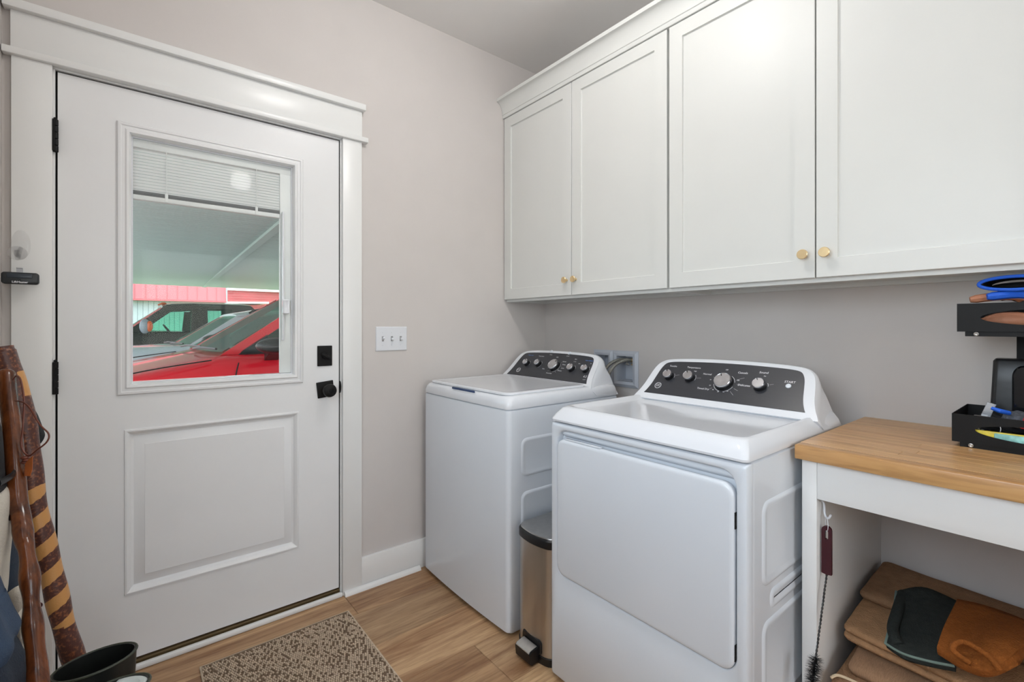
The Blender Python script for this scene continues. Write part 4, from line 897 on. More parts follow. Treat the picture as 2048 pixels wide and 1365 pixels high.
# ------------------------------------------------------------------ clothes and bag hanging on the left wall
CRM = mat('cream_canvas', (214, 207, 194), .85, var=.06, vscale=20, bump=.25, bscale=250); NVY = mat('navy_canvas', (42, 54, 70), .85, var=.15, bump=.25, bscale=250)
DEN = mat('blue_denim', (54, 72, 96), .85, var=.3, vscale=10, bump=.3, bscale=300); XW = XL+.004
def drape(name, m, parent, rows, yc, ry, seed, folds=5, famp=.008, n=36, x_in=XW):
    """rows: (z, how far out the front reaches in x); a soft hanging bulge"""
    rs = catmull([(r[0], r[1], r[2] if len(r) > 2 else 1) for r in rows], 4); loops = []
    for q in rs:
        z, xe = q.x, q.y; lp = []
        for k in range(n):
            t = 2*PI*k/n; c, s_ = math.cos(t), math.sin(t)
            f = 1+famp/.1*math.sin(folds*t+seed+z*6)*(.6+.4*math.sin(z*11+seed))
            cx = (x_in+xe)/2; rx = (xe-x_in)/2
            lp.append(Vector((max(x_in, cx+rx*abs(c)**.7*math.copysign(1, c)*(f if c > 0 else 1)), yc+ry*q.z*abs(s_)**.8*math.copysign(1, s_)*f, z)))
        loops.append(lp)
    return B().loft(loops).build(name, m, parent, 60)
def xe(u, v, y): return hit(u, v, 1, y).x
def zz(v, y, u=20): return hit(u, v, 1, y).z
hkr = thing('coat_rail', 'white rail with black hooks on the left wall', 'coat rail', (XL, -.7, 1.5))
b = B(); b.box(XL+.0005, XL+.018, -1.22, -.45, 1.46, 1.55, .003); b.build('rail', TRIM, hkr)
for y in (-.62, -.90, -1.15): B().tube(catmull([(XL+.018, y, 1.52), (XL+.05, y, 1.50), (XL+.06, y, 1.475), (XL+.075, y, 1.48), (XL+.08, y, 1.50)], 4), .005, 8).build('hook', BLKM, hkr)
y1_ = -.62
bag = thing('canvas_bag', 'cream canvas bag with navy side and black straps hanging at the left edge', 'bag', (XL+.01, y1_, .62))
drape('body', CRM, bag, [(zz(968, y1_), xe(16, 968, y1_)), (zz(985, y1_), xe(25, 985, y1_)), (zz(1060, y1_), xe(27, 1060, y1_)), (zz(1120, y1_), xe(22, 1120, y1_)), (zz(1185, y1_), xe(17, 1185, y1_)), (zz(1192, y1_), xe(5, 1192, y1_))], y1_-.04, .095, 1, 3, .003, x_in=XW+.027)
y2_ = -.50
drape('side_panel', NVY, bag, [(zz(1010, y2_), xe(20, 1010, y2_)), (zz(1060, y2_), xe(36, 1060, y2_)), (zz(1120, y2_), xe(46, 1120, y2_)), (zz(1180, y2_), xe(48, 1180, y2_)), (zz(1200, y2_), xe(30, 1200, y2_))], y2_-.035, .045, 2, 4, .004, x_in=XW+.027)
drape('top', BLKF, bag, [(1.26, XW+.055, .25), (1.22, XW+.06, .8), (1.12, XW+.075, 1.1), (zz(830, y1_), xe(2, 830, y1_)), (zz(860, y1_), xe(9, 860, y1_)), (zz(900, y1_), xe(12, 900, y1_)), (zz(950, y1_), xe(14, 950, y1_)), (zz(966, y1_), xe(18, 966, y1_))], y1_-.04, .085, 3, 4, .006, x_in=XW+.027)
for k in (-1, 1):
    B().tube(catmull([(XL+.055, y1_-.04+.04*k, 1.21), (XL+.06, y1_-.02+.03*k, 1.32), (XL+.070, y1_, 1.485)], 5), .007, 8, sx=.4).build('strap', BLKF, bag)
for v0 in (958, 1038):
    b = B(); pts = [(xe(uu, v0-dv, y1_-.04)+.002, y1_-.04+dy, zz(v0-dv, y1_-.04)) for uu, dv, dy in ((2, 0, -.03), (12, 2, -.01), (20, 4, .01), (21, 6, .04))]; b.tube(catmull(pts, 4), .0075, 8, sx=.45); b.build('strap', BLKP, bag)
b = B(); q = [hit(6, 950, 1, -.56), hit(16, 948, 1, -.56), hit(18, 964, 1, -.56), hit(2, 966, 1, -.56)]; b.loft([q, [p+Vector((0, .012, 0)) for p in q]]); b.build('buckle', mat('grey_buckle', (128, 130, 124), .5), bag)
y3_ = -.55
jk = thing('canvas_jacket', 'cream cotton jacket with turned-back flap hanging below the bag', 'jacket', (XL+.01, y3_, .3))
drape('upper', CRM, jk, [(1.45, XW+.012, .2), (1.40, XW+.016, .9), (1.33, XW+.020, 1.7), (1.1, XW+.021, 1.8), (.8, XW+.021, 1.6), (zz(1188, y3_), XW+.022, 1.4)], y3_-.05, .07, 11, 7, .004)
drape('body', CRM, jk, [(zz(1186, y3_), xe(30, 1186, y3_)), (zz(1215, y3_), xe(48, 1215, y3_)), (zz(1260, y3_), xe(50, 1260, y3_)), (zz(1310, y3_), xe(53, 1310, y3_)), (zz(1365, y3_), xe(56, 1365, y3_)), (.30, xe(50, 1365, y3_)), (.28, xe(30, 1365, y3_))], y3_-.02, .06, 5, 5, .008)
yf = -.63; A = lambda u, v, dy=0: hit(u, v, 1, yf+dy)
def sheet(grid, th, name, m, parent, sub_=5):
    rows = [catmull(r, sub_) for r in grid]; cols = [catmull(c, sub_) for c in zip(*rows)]; n, k = len(cols), len(cols[0])
    def nr(i, j):
        a = cols[min(i+1, n-1)][j]-cols[max(i-1, 0)][j]; c = cols[i][min(j+1, k-1)]-cols[i][max(j-1, 0)]; v = a.cross(c); return v.normalized() if v.length > 1e-9 else Vector((0, 0, 1))
    f = [[cols[i][j]+nr(i, j)*th/2 for i in range(n)]+[cols[i][j]-nr(i, j)*th/2 for i in range(n-1, -1, -1)] for j in range(k)]
    return B().loft(f).build(name, m, parent, 60)
sheet([[A(10, 1192), A(30, 1176, -.01), A(50, 1168)], [A(18, 1215, -.015), A(38, 1190, -.02), A(63, 1188, -.005)], [A(27, 1240, -.01), A(38, 1222, -.012), A(48, 1214)]], .003, 'flap', CRM, jk)
sheet([[A(32, 1262), A(44, 1256, -.008), A(54, 1246)], [A(34, 1282, -.01), A(44, 1278, -.02), A(53, 1262)], [A(36, 1296), A(43, 1292, -.012), A(50, 1282)]], .003, 'pocket_flap', CRM, jk)
b = B(); t_ = [hit(46, 1150, 1, -.475), hit(70, 1160, 1, -.47), hit(82, 1163, 1, -.47), hit(76, 1185, 1, -.47), hit(66, 1182, 1, -.47), hit(46, 1176, 1, -.475)]; b.loft([t_, [p+Vector((0, .004, 0)) for p in t_]]); b.build('collar_tip', mat('sheer_cream', (206, 196, 182), .8), jk)
for u, v in ((67, 1118), (78, 1212)):
    b = B(); c = hit(u, v, 1, -.46); b.tube([c+Vector((math.cos(t)*.0052, 0, math.sin(t)*.0062)) for t in [2*PI*k/16 for k in range(16)]], .0017, 8, closed=True); b.tube([c+Vector((-.003, 0, -.005)), c+Vector((-.012, -.004, -.010)), c+Vector((-.055, -.02, .004))], .0022, 8); b.build('zip_pull', mat('dark_red_metal', (84, 46, 50), .3, .6), jk)
y4_ = -.86
jn = thing('denim_jacket', 'blue denim garment hanging lowest at the left edge of the picture', 'jacket', (XL+.01, y4_, .3))
drape('upper', DEN, jn, [(1.45, XW+.03, .25), (1.41, XW+.05, .7), (1.35, XW+.06, 1.15), (1.1, XW+.065, 1.3), (.9, XW+.075, 1.3), (zz(1180, y4_), xe(-10, 1180, y4_), 1.3), (zz(1200, y4_), xe(4, 1200, y4_)), (zz(1240, y4_), xe(20, 1240, y4_)), (zz(1275, y4_), xe(36, 1275, y4_)), (zz(1300, y4_), xe(26, 1300, y4_))], y4_, .085, 7, 6, .008)
drape('leg', mat('dark_denim', (34, 44, 58), .85, var=.25, vscale=14, bump=.3, bscale=300), jn, [(zz(1284, y4_), xe(22, 1284, y4_)), (zz(1320, y4_), xe(38, 1320, y4_)), (zz(1365, y4_), xe(42, 1365, y4_)), (.30, xe(36, 1365, y4_)), (.26, xe(20, 1365, y4_))], y4_+.0, .075, 9, 6, .010)
B().tube(catmull([(XL+.03, y4_, 1.43), (XL+.05, -.88, 1.46), (XL+.072, -.90, 1.483)], 6), .004, 8).build('hanging_loop', NVY, jn)
B().tube(catmull([(XL+.015, y3_-.05, 1.44), (XL+.04, -.61, 1.47), (XL+.072, -.62, 1.485)], 6), .003, 8).build('hanging_loop', CRM, jk)
# black pouch hung behind the sticks
pch = thing('fabric_pouch', 'black fabric pouch poking out behind the spiral-barked stick', 'pouch', tuple(hit(62, 860, 1, -.33)))
yy_ = -.335
sheet([[hit(44, 800, 1, yy_), hit(58, 812, 1, yy_-.01), hit(70, 832, 1, yy_)], [hit(48, 830, 1, yy_-.01), hit(64, 846, 1, yy_-.022), hit(82, 862, 1, yy_)], [hit(54, 868, 1, yy_), hit(68, 872, 1, yy_-.012), hit(85, 876, 1, yy_)], [hit(60, 898, 1, yy_), hit(66, 897, 1, yy_), hit(74, 893, 1, yy_)]], .012, 'flap', mat('pouch_black', (30, 34, 36), .7, bump=.2, bscale=200), pch)
B().tube(catmull([hit(46, 802, 1, yy_), hit(20, 770, 1, -.335), (XL+.015, -.325, 1.10)], 5), .004, 8).build('strap', BLKF, pch)
solo(B().tube(catmull([(XL, -.325, 1.11), (XL+.015, -.325, 1.095), (XL+.028, -.325, 1.10), (XL+.03, -.325, 1.112)], 4), .003, 8), 'wall_hook', BLKM, 'small black hook on the left wall holding the pouch behind the spiral stick', 'hook', (XL, -.325, 1.1))

# ------------------------------------------------------------------ rubber boots
RUB = mat('black_rubber', (30, 31, 29), .38, var=.15, bump=.05, bscale=60)
def boot(label, cx, cy, top, rx, ry, tilt, cuff=None, name='rubber_boot'):
    t = thing(name, label, 'boot', (cx, cy, 0), 'boots by the door')
    def ring(z, x, rx_, ry_, tl=0): return [Vector((cx+x+rx_*math.cos(a), cy+ry_*math.sin(a), z+tl*math.cos(a)*rx_)) for a in [2*PI*k/32 for k in range(32)]]
    out = [ring(.012, -.05, .125, .042), ring(.03, -.05, .128, .045), ring(.06, -.046, .12, .044), ring(.09, -.025, .09, .043), ring(.12, -.006, .064, .042), ring(.16, 0, .056, .044), ring(.24, 0, rx*.86, ry*.88), ring(top-.06, 0, rx*.97, ry*.97, tilt*.6), ring(top-.012, 0, rx, ry, tilt), ring(top, 0, rx+.001, ry+.001, tilt), ring(top, 0, rx-.004, ry-.004, tilt), ring(top-.06, 0, rx*.93, ry*.92, tilt*.6), ring(.24, 0, rx*.78, ry*.8), ring(.12, -.004, .05, .034)]
    b = B(); b.loft(out); b.build('shaft', RUB, t, 40)
    b = B(); b.loft([ring(0, -.05, .13, .046), ring(.011, -.05, .131, .047), ring(.0118, -.05, .12, .04)]); b.build('sole', mat('sole_dark', (40, 38, 36), .7), t)
    b = B(); b.tube(ring(top-.001, 0, rx+.001, ry+.001, tilt), .0025, 8, closed=True); b.build('rim', mat('rim_olive', (58, 62, 50), .4), t)
    if cuff:
        b = B(); b.tube([p for p in ring(top-.012, 0, rx*.80, ry*.78, tilt)][24:]+[p for p in ring(top-.012, 0, rx*.80, ry*.78, tilt)][:9], [.006]+[.013]*15+[.006], 10); b.build('lining', cuff, t)
    return t
boot('black rubber boot standing wide open at the foot of the spiral-barked stick', -2.053, -.655, .42, .076, .050, .05)
boot('black boot with pale grey lining, partly cut off by the bottom of the picture', -2.020, -.775, .405, .066, .042, .02, mat('pale_grey_lining', (196, 202, 200), .8))

# ------------------------------------------------------------------ outside: ground, carport, buildings
ZG = -.15
o = B().box(-40, 40, .15, 16, ZG-.1, ZG).build('floor_outside', mat('driveway_concrete', (176, 174, 166), .9, var=.08, vscale=3), None, 0, Vector((0, 0, 0))); struct(o); o.name = 'driveway'
o = B().box(-60, 60, 16.001, 70, ZG-.1, ZG-.005).build('lawn', mat('lawn_green', (120, 158, 84), .95, var=.2, vscale=8), None, 0, Vector((0, 0, 0))); struct(o)
o = B().box(-60, 60, -30, YF-.13, ZG-.1, ZG-.005).build('yard', mat('gravel_grey', (150, 148, 144), .95, var=.2, vscale=20), None, 0, Vector((0, 0, 0))); struct(o)
cp_ = thing('carport', 'carport with white ribbed metal ceiling over the parked vehicles', 'carport', (1, 7.5, ZG))
ZC = 2.45; SOF = mat('soffit_white', (206, 220, 218), .45, var=.03, bump=.01, bscale=20)
wd = .343; me_s = None
for k in range(44):
    y0 = .20+k*wd
    if me_s is None:
        pr = [(0, .022), (0, 0)]
        for q in range(3):
            a = q*wd/3; pr += [(a+.002, 0), (a+wd/3-.020, 0), (a+wd/3-.016, .020), (a+wd/3-.006, .020)] + ([(a+wd/3-.001, 0)] if q < 2 else [])
        pr += [(wd-.0005, .022)]
        b = B(); b.loft([[Vector((x, y0+a, ZC+h)) for a, h in pr] for x in (-3.8, 3.4)]); o = b.build('soffit_panel', SOF, cp_, 0); me_s = o
    else:
        o = me_s.copy(); COL.objects.link(o); o.parent = cp_; o.location = (0, k*wd, 0)
B().box(-3.8, 3.4, .2, 15.45, ZC+.024, ZC+.10).build('roof_deck', MATS['soffit_white'], cp_, 0)
b = B(); b.box(-3.8, 3.4, 15.30, 15.42, ZC-.004, ZC+.10); b.build('fascia', SOF, cp_, 0)
d0, d1 = Vector((-.60, 3.8, ZC)), Vector((-.24, 15.2, ZC)); dd = (d1-d0)/(d1.y-d0.y); s0 = d0+dd*(.3-d0.y)
b = B(); b.loft([[p+Vector((-.05, 0, -.040)), p+Vector((.05, 0, -.040)), p+Vector((.05, 0, -.001)), p+Vector((-.05, 0, -.001))] for p in (s0, d1)]); b.build('joint_strip', SOF, cp_, 0)
for x in (-3.6, 3.2):
    for y in (.6, 15.3): B().box(x-.06, x+.06, y-.06, y+.06, ZG, ZC-.005, .005).build('post', TRIM, cp_)
# left outbuilding with pink metal mansard
YB1 = -2.135+22; PINK = mat('pink_metal', (198, 100, 106), .4, var=.06, vscale=3); SID = mat('pale_siding', (182, 196, 202), .5, var=.03)
bd = thing('outbuilding', 'outbuilding with pale grey siding under a faded pink metal mansard roof', 'building', (-3, YB1, ZG))
b = B(); pr = []; x = -9.0
while x < .95: pr += [(x, 0), (x+.135, 0), (x+.14, .02), (x+.155, .02)]; x += .16
b.loft([[Vector((a, YB1+.35+h, z)) for a, h in pr]+[Vector((pr[-1][0], YB1+1.0, z)), Vector((-9.0, YB1+1.0, z))] for z in (ZG, 2.9)]); b.build('siding', SID, bd, 0)
zb_ = 2.225
for k in range(31):
    x0_ = .985-(k+1)*.32
    b = B(); b.loft([[Vector((x0_+.003, YB1+yy0, z)), Vector((x0_+.317, YB1+yy0, z)), Vector((x0_+.317, YB1+yy0+.02, z)), Vector((x0_+.003, YB1+yy0+.02, z))] for z, yy0 in ((zb_, 0), (zb_+1.25, .30))])
    b.loft([[Vector((x0_+.300, YB1+yy0-.02, z)), Vector((x0_+.317, YB1+yy0-.02, z)), Vector((x0_+.317, YB1+yy0, z)), Vector((x0_+.300, YB1+yy0, z))] for z, yy0 in ((zb_, 0), (zb_+1.25, .30))])
    o = b.build('roof_panel', PINK, bd, 0)
b = B(); b.box(-9, .99, YB1-.02, YB1+.34, zb_-.06, zb_-.004); b.build('eave', PINK, bd, 0)
b = B(); b.box(-9, .98, YB1+.33, YB1+1.0, 2.905, 3.45); b.build('roof', PINK, bd, 0)
YB2 = YB1+4.2
b2_ = thing('brick_building', 'pinkish brick building with dark doorway beyond the carport', 'building', (4, YB2, ZG))
BRK = bpy.data.materials.new('pink_brick'); BRK.use_nodes = True; n = BRK.node_tree; tx = n.nodes.new('ShaderNodeTexBrick'); tcb = n.nodes.new('ShaderNodeTexCoord')
mpb = n.nodes.new('ShaderNodeMapping'); mpb.inputs['Rotation'].default_value = (PI/2, 0, 0); n.links.new(tcb.outputs['Object'], mpb.inputs[0]); n.links.new(mpb.outputs[0], tx.inputs[0])
tx.inputs['Color1'].default_value = rgb(186, 84, 88); tx.inputs['Color2'].default_value = rgb(168, 74, 76); tx.inputs['Mortar'].default_value = rgb(190, 118, 116); tx.inputs['Scale'].default_value = 2.0
n.links.new(tx.outputs[0], n.nodes['Principled BSDF'].inputs[0]); n.nodes['Principled BSDF'].inputs['Roughness'].default_value = .8
z2 = hit(500, 583, 1, YB2).z
ox0, ox1 = hit(533, 612, 1, YB2).x, hit(533, 612, 1, YB2).x+2.4; oz = hit(540, 609, 1, YB2).z
b = B(); b.box(.8, ox0, YB2, YB2+4, ZG, z2); b.box(ox1, 14, YB2, YB2+4, ZG, z2); b.box(ox0, ox1, YB2, YB2+4, oz, z2); b.build('wall', BRK, b2_, 0)
b = B(); b.box(ox0+.01, ox1-.01, YB2+.5, YB2+.55, ZG, oz-.01); b.build('dark_doorway', GAP, b2_, 0)
b = B(); b.box(.6, 14.2, YB2-.2, YB2+4.2, z2+.002, z2+.10); b.build('roof_edge', TRIM, b2_, 0)
YP = YB2-3.0; pa, pb = hit(456, 603, 1, YP), hit(537, 601, 1, YP)
pr_ = thing('porch', 'small white-roofed porch with pink wall between the two buildings', 'porch', ((pa.x+pb.x)/2, YP, ZG))
b = B(); b.box(pa.x-.4, pb.x-.15, YP+.1, YP+2.2, ZG, pa.z-.12); b.build('wall', BRK, pr_, 0)
b = B(); b.loft([[(x, y, z) for x, y, z in ((pa.x-.6, YP-.1, zz_), (pb.x, YP-.1, zz_+.05), (pb.x, YP+2.6, zz_+.05), (pa.x-.6, YP+2.6, zz_))] for zz_ in (pa.z-.11, pa.z-.03)]); b.build('roof', TRIM, pr_, 0)

# ------------------------------------------------------------------ vehicles
TEAL = glass('tinted_glass', (.66, .88, .80), .0, .06); TIRE = mat('tyre', (24, 24, 25), .85); RIMM = mat('alloy', (150, 152, 156), .3, .9); INT = mat('car_interior', (44, 46, 48), .8)
WSG = glass('windscreen_glass', (.66, .86, .78), 0, .26)
def vehicle(name, label, cat, corner, a_deg, halfc, g, paint, P):
    """origin: windscreen base on the centre line; local x forward, local +y the driver's side"""
    a = math.radians(a_deg); th = PI+a
    t = thing(name, label, cat, (corner.x-halfc*math.sin(a), corner.y+halfc*math.cos(a), g)); t.rotation_euler = (0, 0, th)
    Z0 = Vector((0, 0, 0)); w = P['w']
    def bl(b, nm, m, par=None, sm=35):
        o = b.build(nm, m, None, sm, Z0); o.parent = par or t; return o
    # lower body
    loops = []
    for x, zt, zs, ww in P['body']:
        W_ = w*ww; sec = [(-W_*.93, .24), (-W_*.985, .40), (-W_, zs-.28), (-W_*.985, zs-.10), (-W_*.95, zs-.02), (-W_*.86, zs+(zt-zs)*.35), (-W_*.6, zt-.012), (-W_*.3, zt), (0, zt+.004)]
        sec = sec+[(-y, z) for y, z in sec[-2::-1]]; loops.append([Vector((x, y, z)) for y, z in sec])
    dense = []
    for i in range(len(loops)-1):
        for k in range(4):
            f = k/4; f2 = f*f*(3-2*f)*.5+f*.5; dense.append([p.lerp(q, f2) for p, q in zip(loops[i], loops[i+1])])
    dense.append(loops[-1]); b = B(); b.loft(dense); bl(b, 'body', paint, None, 50)
    (cx, cz), (tx_, tz), (rx, rz), (bx, bz) = P['gh']; wb, wt = P['wb'], P['wt']
    def side(x, z, s_, off=0): f = (z-cz)/(tz-cz); return Vector((x, s_*(wb+(wt-wb)*f+off), z))
    # windscreen and rear window, curved
    def screen(p0, p1, bulge, nm):
        rows = []
        for j in range(7):
            f = j/6; x = p0[0]+(p1[0]-p0[0])*f; z = p0[1]+(p1[1]-p0[1])*f; hw = wb+(wt-wb)*f-.02
            rows.append([Vector((x+bulge*(1-(k/5-1)**2), hw*(k/5-1), z)) for k in range(11)])
        b = B(); b.loft([r+[p+Vector((-.006 if bulge > 0 else .006, 0, 0)) for p in r[::-1]] for r in rows]); return bl(b, nm, WSG, None, 40)
    ws_ = screen((cx, cz), (tx_, tz), .07, 'windscreen'); screen((bx, bz), (rx, rz), -.05, 'rear_window')
    # roof
    loops = []
    for x, z in P['roof']:
        f = 1; sec = [(-wt-.01, z-.035), (-wt-.015, z-.005), (-wt*.85, z+.02), (-wt*.5, z+.038), (0, z+.045)]; sec = sec+[(-y, q) for y, q in sec[-2::-1]]+[(wt*.9, z-.035), (-wt*.9, z-.035)]
        loops.append([Vector((x, y, q)) for y, q in sec])
    b = B(); b.loft(loops); bl(b, 'roof', P.get('roofm', paint), None, 50)
    # pillars
    for s_ in (-1, 1):
        for poly, m_ in P['pillars']:
            b = B(); pts_ = poly; b.loft([[side(x, z, s_, .004) for x, z in pts_], [side(x, z, s_, -.035) for x, z in pts_]]); bl(b, 'pillar', paint if m_ is None else m_, None, 0)
        for poly in P['glass']:
            b = B(); b.loft([[side(x, z, s_, -.008) for x, z in poly], [side(x, z, s_, -.014) for x, z in poly]]); bl(b, 'side_window', TEAL, None, 0)
        # mirror
        mx_, mz_ = P['mirror']; ms = P.get('ms', (.13, .11, .07))
        b = B(); b.ell((mx_, s_*(w+.16), mz_), ms[0], ms[1], ms[2], 18, 12); mr = bl(b, 'mirror', P['mm'])
        b = B(); b.loft([[Vector((mx_+.04, s_*(w-.03), mz_-.13)), Vector((mx_-.07, s_*(w-.03), mz_-.13)), Vector((mx_-.07, s_*(w-.03), mz_-.06)), Vector((mx_+.04, s_*(w-.03), mz_-.06))], [Vector((mx_+.05, s_*(w+.12), mz_-.07)), Vector((mx_-.05, s_*(w+.12), mz_-.07)), Vector((mx_-.05, s_*(w+.12), mz_-.02)), Vector((mx_+.05, s_*(w+.12), mz_-.02))]]); bl(b, 'mirror_arm', BLKP, mr)
        if P.get('strip'):
            b = B(); b.ell((mx_, s_*(w+.161), mz_-.004), ms[0]*1.01, ms[1]*1.01, .017, 18, 8); bl(b, 'mirror_strip', P['strip'], mr)
        for seam in P['seams']:
            b = B(); b.tube(catmull([Vector((x, s_*(w*(1 if z < P['zs']-.2 else .992 if z < P['zs']-.06 else .955)+.001), z)) for x, z in seam], 4), .005, 6); bl(b, 'door_gap', GAP)
        for hx in P['handles']:
            b = B(); b.tube([(hx-.10, s_*(w*.99+.012), P['zs']-.13), (hx+.10, s_*(w*.99+.012), P['zs']-.13)], .014, 8); bl(b, 'door_handle', P.get('hm', paint))
        for k, wx in enumerate(P['wheels']):
            R0 = P['wr']; b = B(); b.lathe([(R0*.62, 0), (R0*.95, .0), (R0, .03), (R0, .20), (R0*.95, .22), (.05, .22)], (wx, s_*(w+.012), R0), (0, -s_, 0), 32); wh = bl(b, 'wheel', TIRE)
            b = B(); b.lathe([(.06, -.004), (.08, .01), (R0*.6, .012), (R0*.63, .0), (R0*.63, .03), (.05, .03)], (wx, s_*(w+.013), R0), (0, -s_, 0), 32)
            bl(b, 'rim', RIMM, wh)
            b = B(); b.tube([Vector((wx+(R0+.045)*math.cos(q), s_*(w*.985), R0+(R0+.045)*math.sin(q))) for q in [PI*j/16 for j in range(17)]], .03, 8); bl(b, 'wheel_arch', BLKP)
    # wipers, seats, steering wheel, lamps
    for yy in (.35, -.30):
        b = B(); b.tube([(cx+.10, yy-.25, cz+.012), (cx+.085, yy, cz+.03), (cx+.03, yy+.33, cz+.025)], .010, 6); bl(b, 'wiper', BLKP)
    for sx in P['seats']:
        for yy in (.36, -.36):
            b = B(); b.box(sx-.1, sx+.02, yy-.24, yy+.24, .5, cz+.12, .05, 3); b.box(sx-.09, sx+.01, yy-.12, yy+.12, cz+.14, cz+.30, .04, 3); bl(b, 'seat', INT)
    b = B(); c_ = Vector((P['seats'][0]+.58, .36, cz-.02)); ax = Vector((-.8, 0, .55)).normalized(); u1 = Vector((0, 1, 0)); u2 = ax.cross(u1)
    b.tube([c_+u1*.19*math.cos(q)+u2*.19*math.sin(q) for q in [2*PI*j/20 for j in range(20)]], .014, 8, closed=True); b.tube([c_-u2*.19, c_, c_+u2*.02], .012, 6); bl(b, 'steering_wheel', INT)
    fx, ft, fs, fw = P['body'][0]
    for s_ in (-1, 1):
        b = B(); b.ell((fx-.02, s_*w*fw*.72, fs-.10), .06, .16, .06); bl(b, 'headlamp', CLR)
        b = B(); b.ell((P['body'][-1][0]+.02, s_*w*P['body'][-1][3]*.8, P['body'][-1][2]-.08), .04, .10, .12); bl(b, 'tail_lamp', mat('tail_red', (170, 20, 24), .3), None)
    b = B(); b.box(fx-.01, fx+.02, -w*fw*.5, w*fw*.5, .45, fs-.16, .01); bl(b, 'grille', BLKP)
    return t, bl, side
REDP = mat('red_car_paint', (206, 28, 44), .22, var=.05, vscale=4, coat=.6, bump=0); SILP = mat('silver_car_paint', (196, 204, 210), .25, .3, var=.03, coat=.5, bump=0); BLKC = mat('black_car_paint', (52, 54, 52), .22, var=.1, coat=.6, bump=0)
# red crossover
yr = 4.6-2.135; cr = hit(447, 704, 1, yr); 
rd, blf, sd = vehicle('car', 'glossy red crossover parked nearest outside the door window', 'car', cr, 4, .70, ZG, REDP, dict(w=.93, zs=1.08,
  body=[(1.15, .84, .74, .72), (1.10, .93, .86, .88), (.6, 1.015, .985, .97), (.1, 1.12, 1.08, 1.0), (0, 1.14, 1.10, 1.0), (-.8, 1.13, 1.12, 1.0), (-2.2, 1.16, 1.15, 1.0), (-3.1, 1.18, 1.16, .97), (-3.3, 1.0, .95, .90)],
  gh=[(.02, 1.145), (-.80, 1.66), (-2.75, 1.62), (-3.2, 1.16)], wb=.73, wt=.60, roof=[(-.78, 1.655), (-1.1, 1.70), (-1.8, 1.71), (-2.5, 1.67), (-2.85, 1.58)],
  pillars=[([(.03, 1.12), (-.10, 1.12), (-.86, 1.62), (-.80, 1.675)], None), ([(-1.28, 1.13), (-1.40, 1.13), (-1.42, 1.65), (-1.32, 1.65)], BLKP), ([(-2.30, 1.13), (-2.42, 1.13), (-2.38, 1.63), (-2.30, 1.63)], BLKP), ([(-2.75, 1.13), (-3.2, 1.13), (-2.80, 1.60), (-2.5, 1.62)], None), ([(-.10, 1.11), (-.34, 1.11), (-.34, 1.29), (-.13, 1.15)], BLKP)],
  glass=[[(-.12, 1.13), (-1.30, 1.13), (-1.34, 1.62), (-.84, 1.61)], [(-1.38, 1.13), (-2.75, 1.13), (-2.55, 1.60), (-1.40, 1.64)]],
  mirror=(-.30, 1.20), ms=(.155, .11, .068), mm=BLKP, strip=CHROME, seams=[[(-.07, 1.06), (-.045, .98), (-.03, .85), (-.04, .6)], [(-1.34, 1.10), (-1.34, .6)], [(1.0, .93), (.55, 1.03), (.12, 1.09)]], handles=[-1.15, -2.1], wheels=[.55, -2.3], wr=.35, seats=[-1.3, -2.2]))
# silver crossover
ys_ = 8-2.135; cs_ = hit(375, 691, 1, ys_)
sv, blf, sd = vehicle('car', 'silver-grey crossover with roof rails parked between the red car and the pickup', 'car', cs_, 4, .70, ZG, SILP, dict(w=.92, zs=1.05,
  body=[(1.15, .84, .72, .72), (1.10, .96, .84, .88), (.6, 1.075, 1.0, .97), (0, 1.10, 1.06, 1.0), (-.8, 1.10, 1.09, 1.0), (-2.2, 1.13, 1.12, 1.0), (-3.1, 1.14, 1.12, .97), (-3.3, 1.0, .95, .90)],
  gh=[(.02, 1.09), (-.66, 1.52), (-2.75, 1.52), (-3.2, 1.12)], wb=.73, wt=.60, roof=[(-.64, 1.515), (-.95, 1.575), (-1.7, 1.60), (-2.5, 1.56), (-2.85, 1.48)],
  pillars=[([(.03, 1.07), (-.30, 1.07), (-.92, 1.50), (-.66, 1.535)], None), ([(-1.28, 1.09), (-1.40, 1.09), (-1.42, 1.54), (-1.32, 1.54)], BLKP), ([(-2.30, 1.09), (-2.42, 1.09), (-2.38, 1.53), (-2.30, 1.53)], BLKP), ([(-2.75, 1.09), (-3.2, 1.09), (-2.80, 1.50), (-2.5, 1.52)], None), ([(-.31, 1.07), (-.93, 1.50), (-.98, 1.50), (-.37, 1.07)], BLKP)],
  glass=[[(-.32, 1.09), (-1.30, 1.09), (-1.34, 1.52), (-.95, 1.50)], [(-1.38, 1.09), (-2.75, 1.09), (-2.55, 1.50), (-1.40, 1.54)]],
  mirror=(-.30, 1.14), mm=SILP, seams=[[(-.07, 1.0), (-.03, .85), (-.04, .6)], [(-1.34, 1.06), (-1.34, .6)]], handles=[-1.15, -2.1], wheels=[.55, -2.3], wr=.34, seats=[-1.3, -2.2]))
for s_ in (-1, 1):
    b = B(); b.tube(catmull([(-.80, s_*.60, 1.56), (-1.0, s_*.60, 1.625), (-1.8, s_*.60, 1.65), (-2.6, s_*.60, 1.58)], 6), .016, 8); blf(b, 'roof_rail', BLKP)
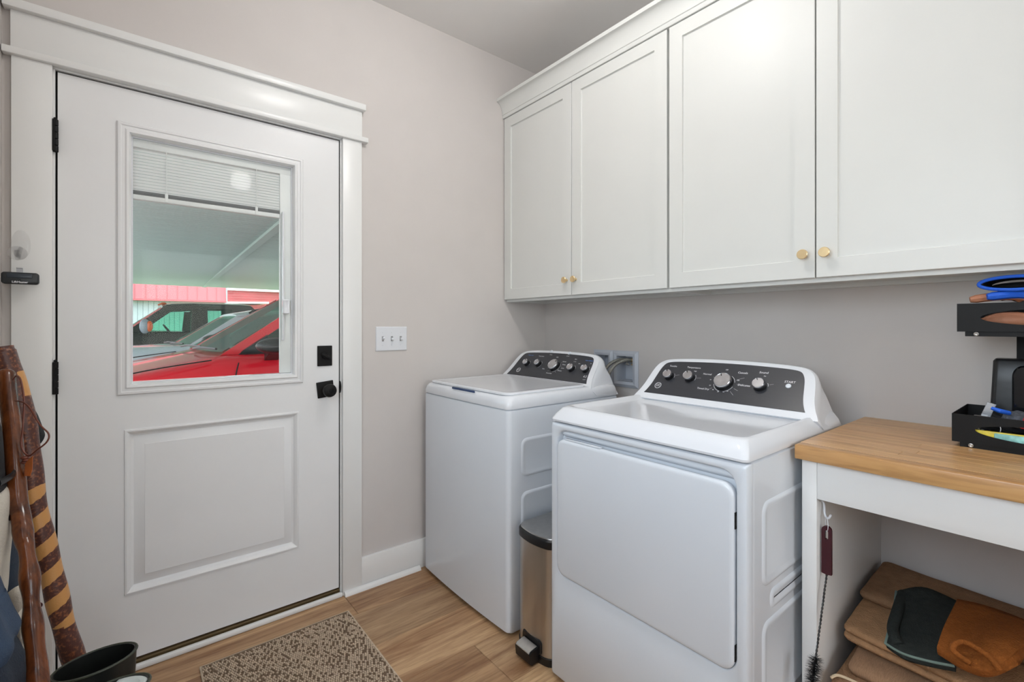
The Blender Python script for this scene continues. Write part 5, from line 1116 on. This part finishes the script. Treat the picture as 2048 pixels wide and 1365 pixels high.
# black pickup
yt = 13.5-2.135; ct = Vector((CAM.x-.06, yt, 0))
tk, blf, sd = vehicle('pickup_truck', 'black crew-cab pickup truck parked farthest, with orange cab lights', 'truck', ct, 1.5, .80, ZG, BLKC, dict(w=1.0, zs=1.22,
  body=[(1.45, 1.05, .95, .85), (1.40, 1.18, 1.08, .93), (.8, 1.24, 1.16, .98), (0, 1.27, 1.22, 1.0), (-1.2, 1.24, 1.23, 1.0), (-2.45, 1.24, 1.23, 1.0), (-2.55, 1.22, 1.21, 1.0), (-4.3, 1.22, 1.21, 1.0), (-4.4, 1.1, 1.05, .97)],
  gh=[(.02, 1.26), (-.74, 1.86), (-2.48, 1.84), (-2.56, 1.26)], wb=.88, wt=.74, roof=[(-.62, 1.83), (-.80, 1.88), (-1.2, 1.905), (-2.2, 1.90), (-2.44, 1.885), (-2.53, 1.80)],
  pillars=[([(.06, 1.22), (-.24, 1.22), (-.42, 1.40), (-.80, 1.72), (-1.30, 1.76), (-1.30, 1.86), (-.70, 1.86)], None), ([(-1.14, 1.22), (-1.50, 1.22), (-1.50, 1.86), (-1.30, 1.86), (-1.30, 1.74), (-1.18, 1.74)], None), ([(-1.50, 1.78), (-2.1, 1.78), (-2.1, 1.86), (-1.50, 1.86)], None), ([(-2.02, 1.22), (-2.57, 1.22), (-2.53, 1.70), (-2.48, 1.86), (-2.02, 1.86)], None)],
  glass=[[(-.22, 1.24), (-1.16, 1.24), (-1.20, 1.76), (-.76, 1.76)], [(-1.48, 1.24), (-2.04, 1.24), (-2.04, 1.80), (-1.48, 1.80)]],
  mirror=(-.28, 1.36), ms=(.10, .10, .165), mm=mat('mirror_grey', (140, 150, 160), .3), seams=[[(-.22, 1.2), (-.22, .5)], [(-1.42, 1.2), (-1.42, .5)], [(-2.3, 1.2), (-2.3, .5)]], handles=[-1.25, -2.15], hm=BLKP, wheels=[.75, -3.3], wr=.40, seats=[-1.35, -2.2]))
for yy in (.45, .0, -.45):
    b = B(); b.ell((-.66, yy, 1.90), .06, .05, .03); blf(b, 'cab_light', mat('amber_lens', (200, 90, 40), .3))
b = B(); b.ell((-.36, 1.22, 1.36), .06, .045, .12); blf(b, 'turn_signal', MATS['amber_lens'])
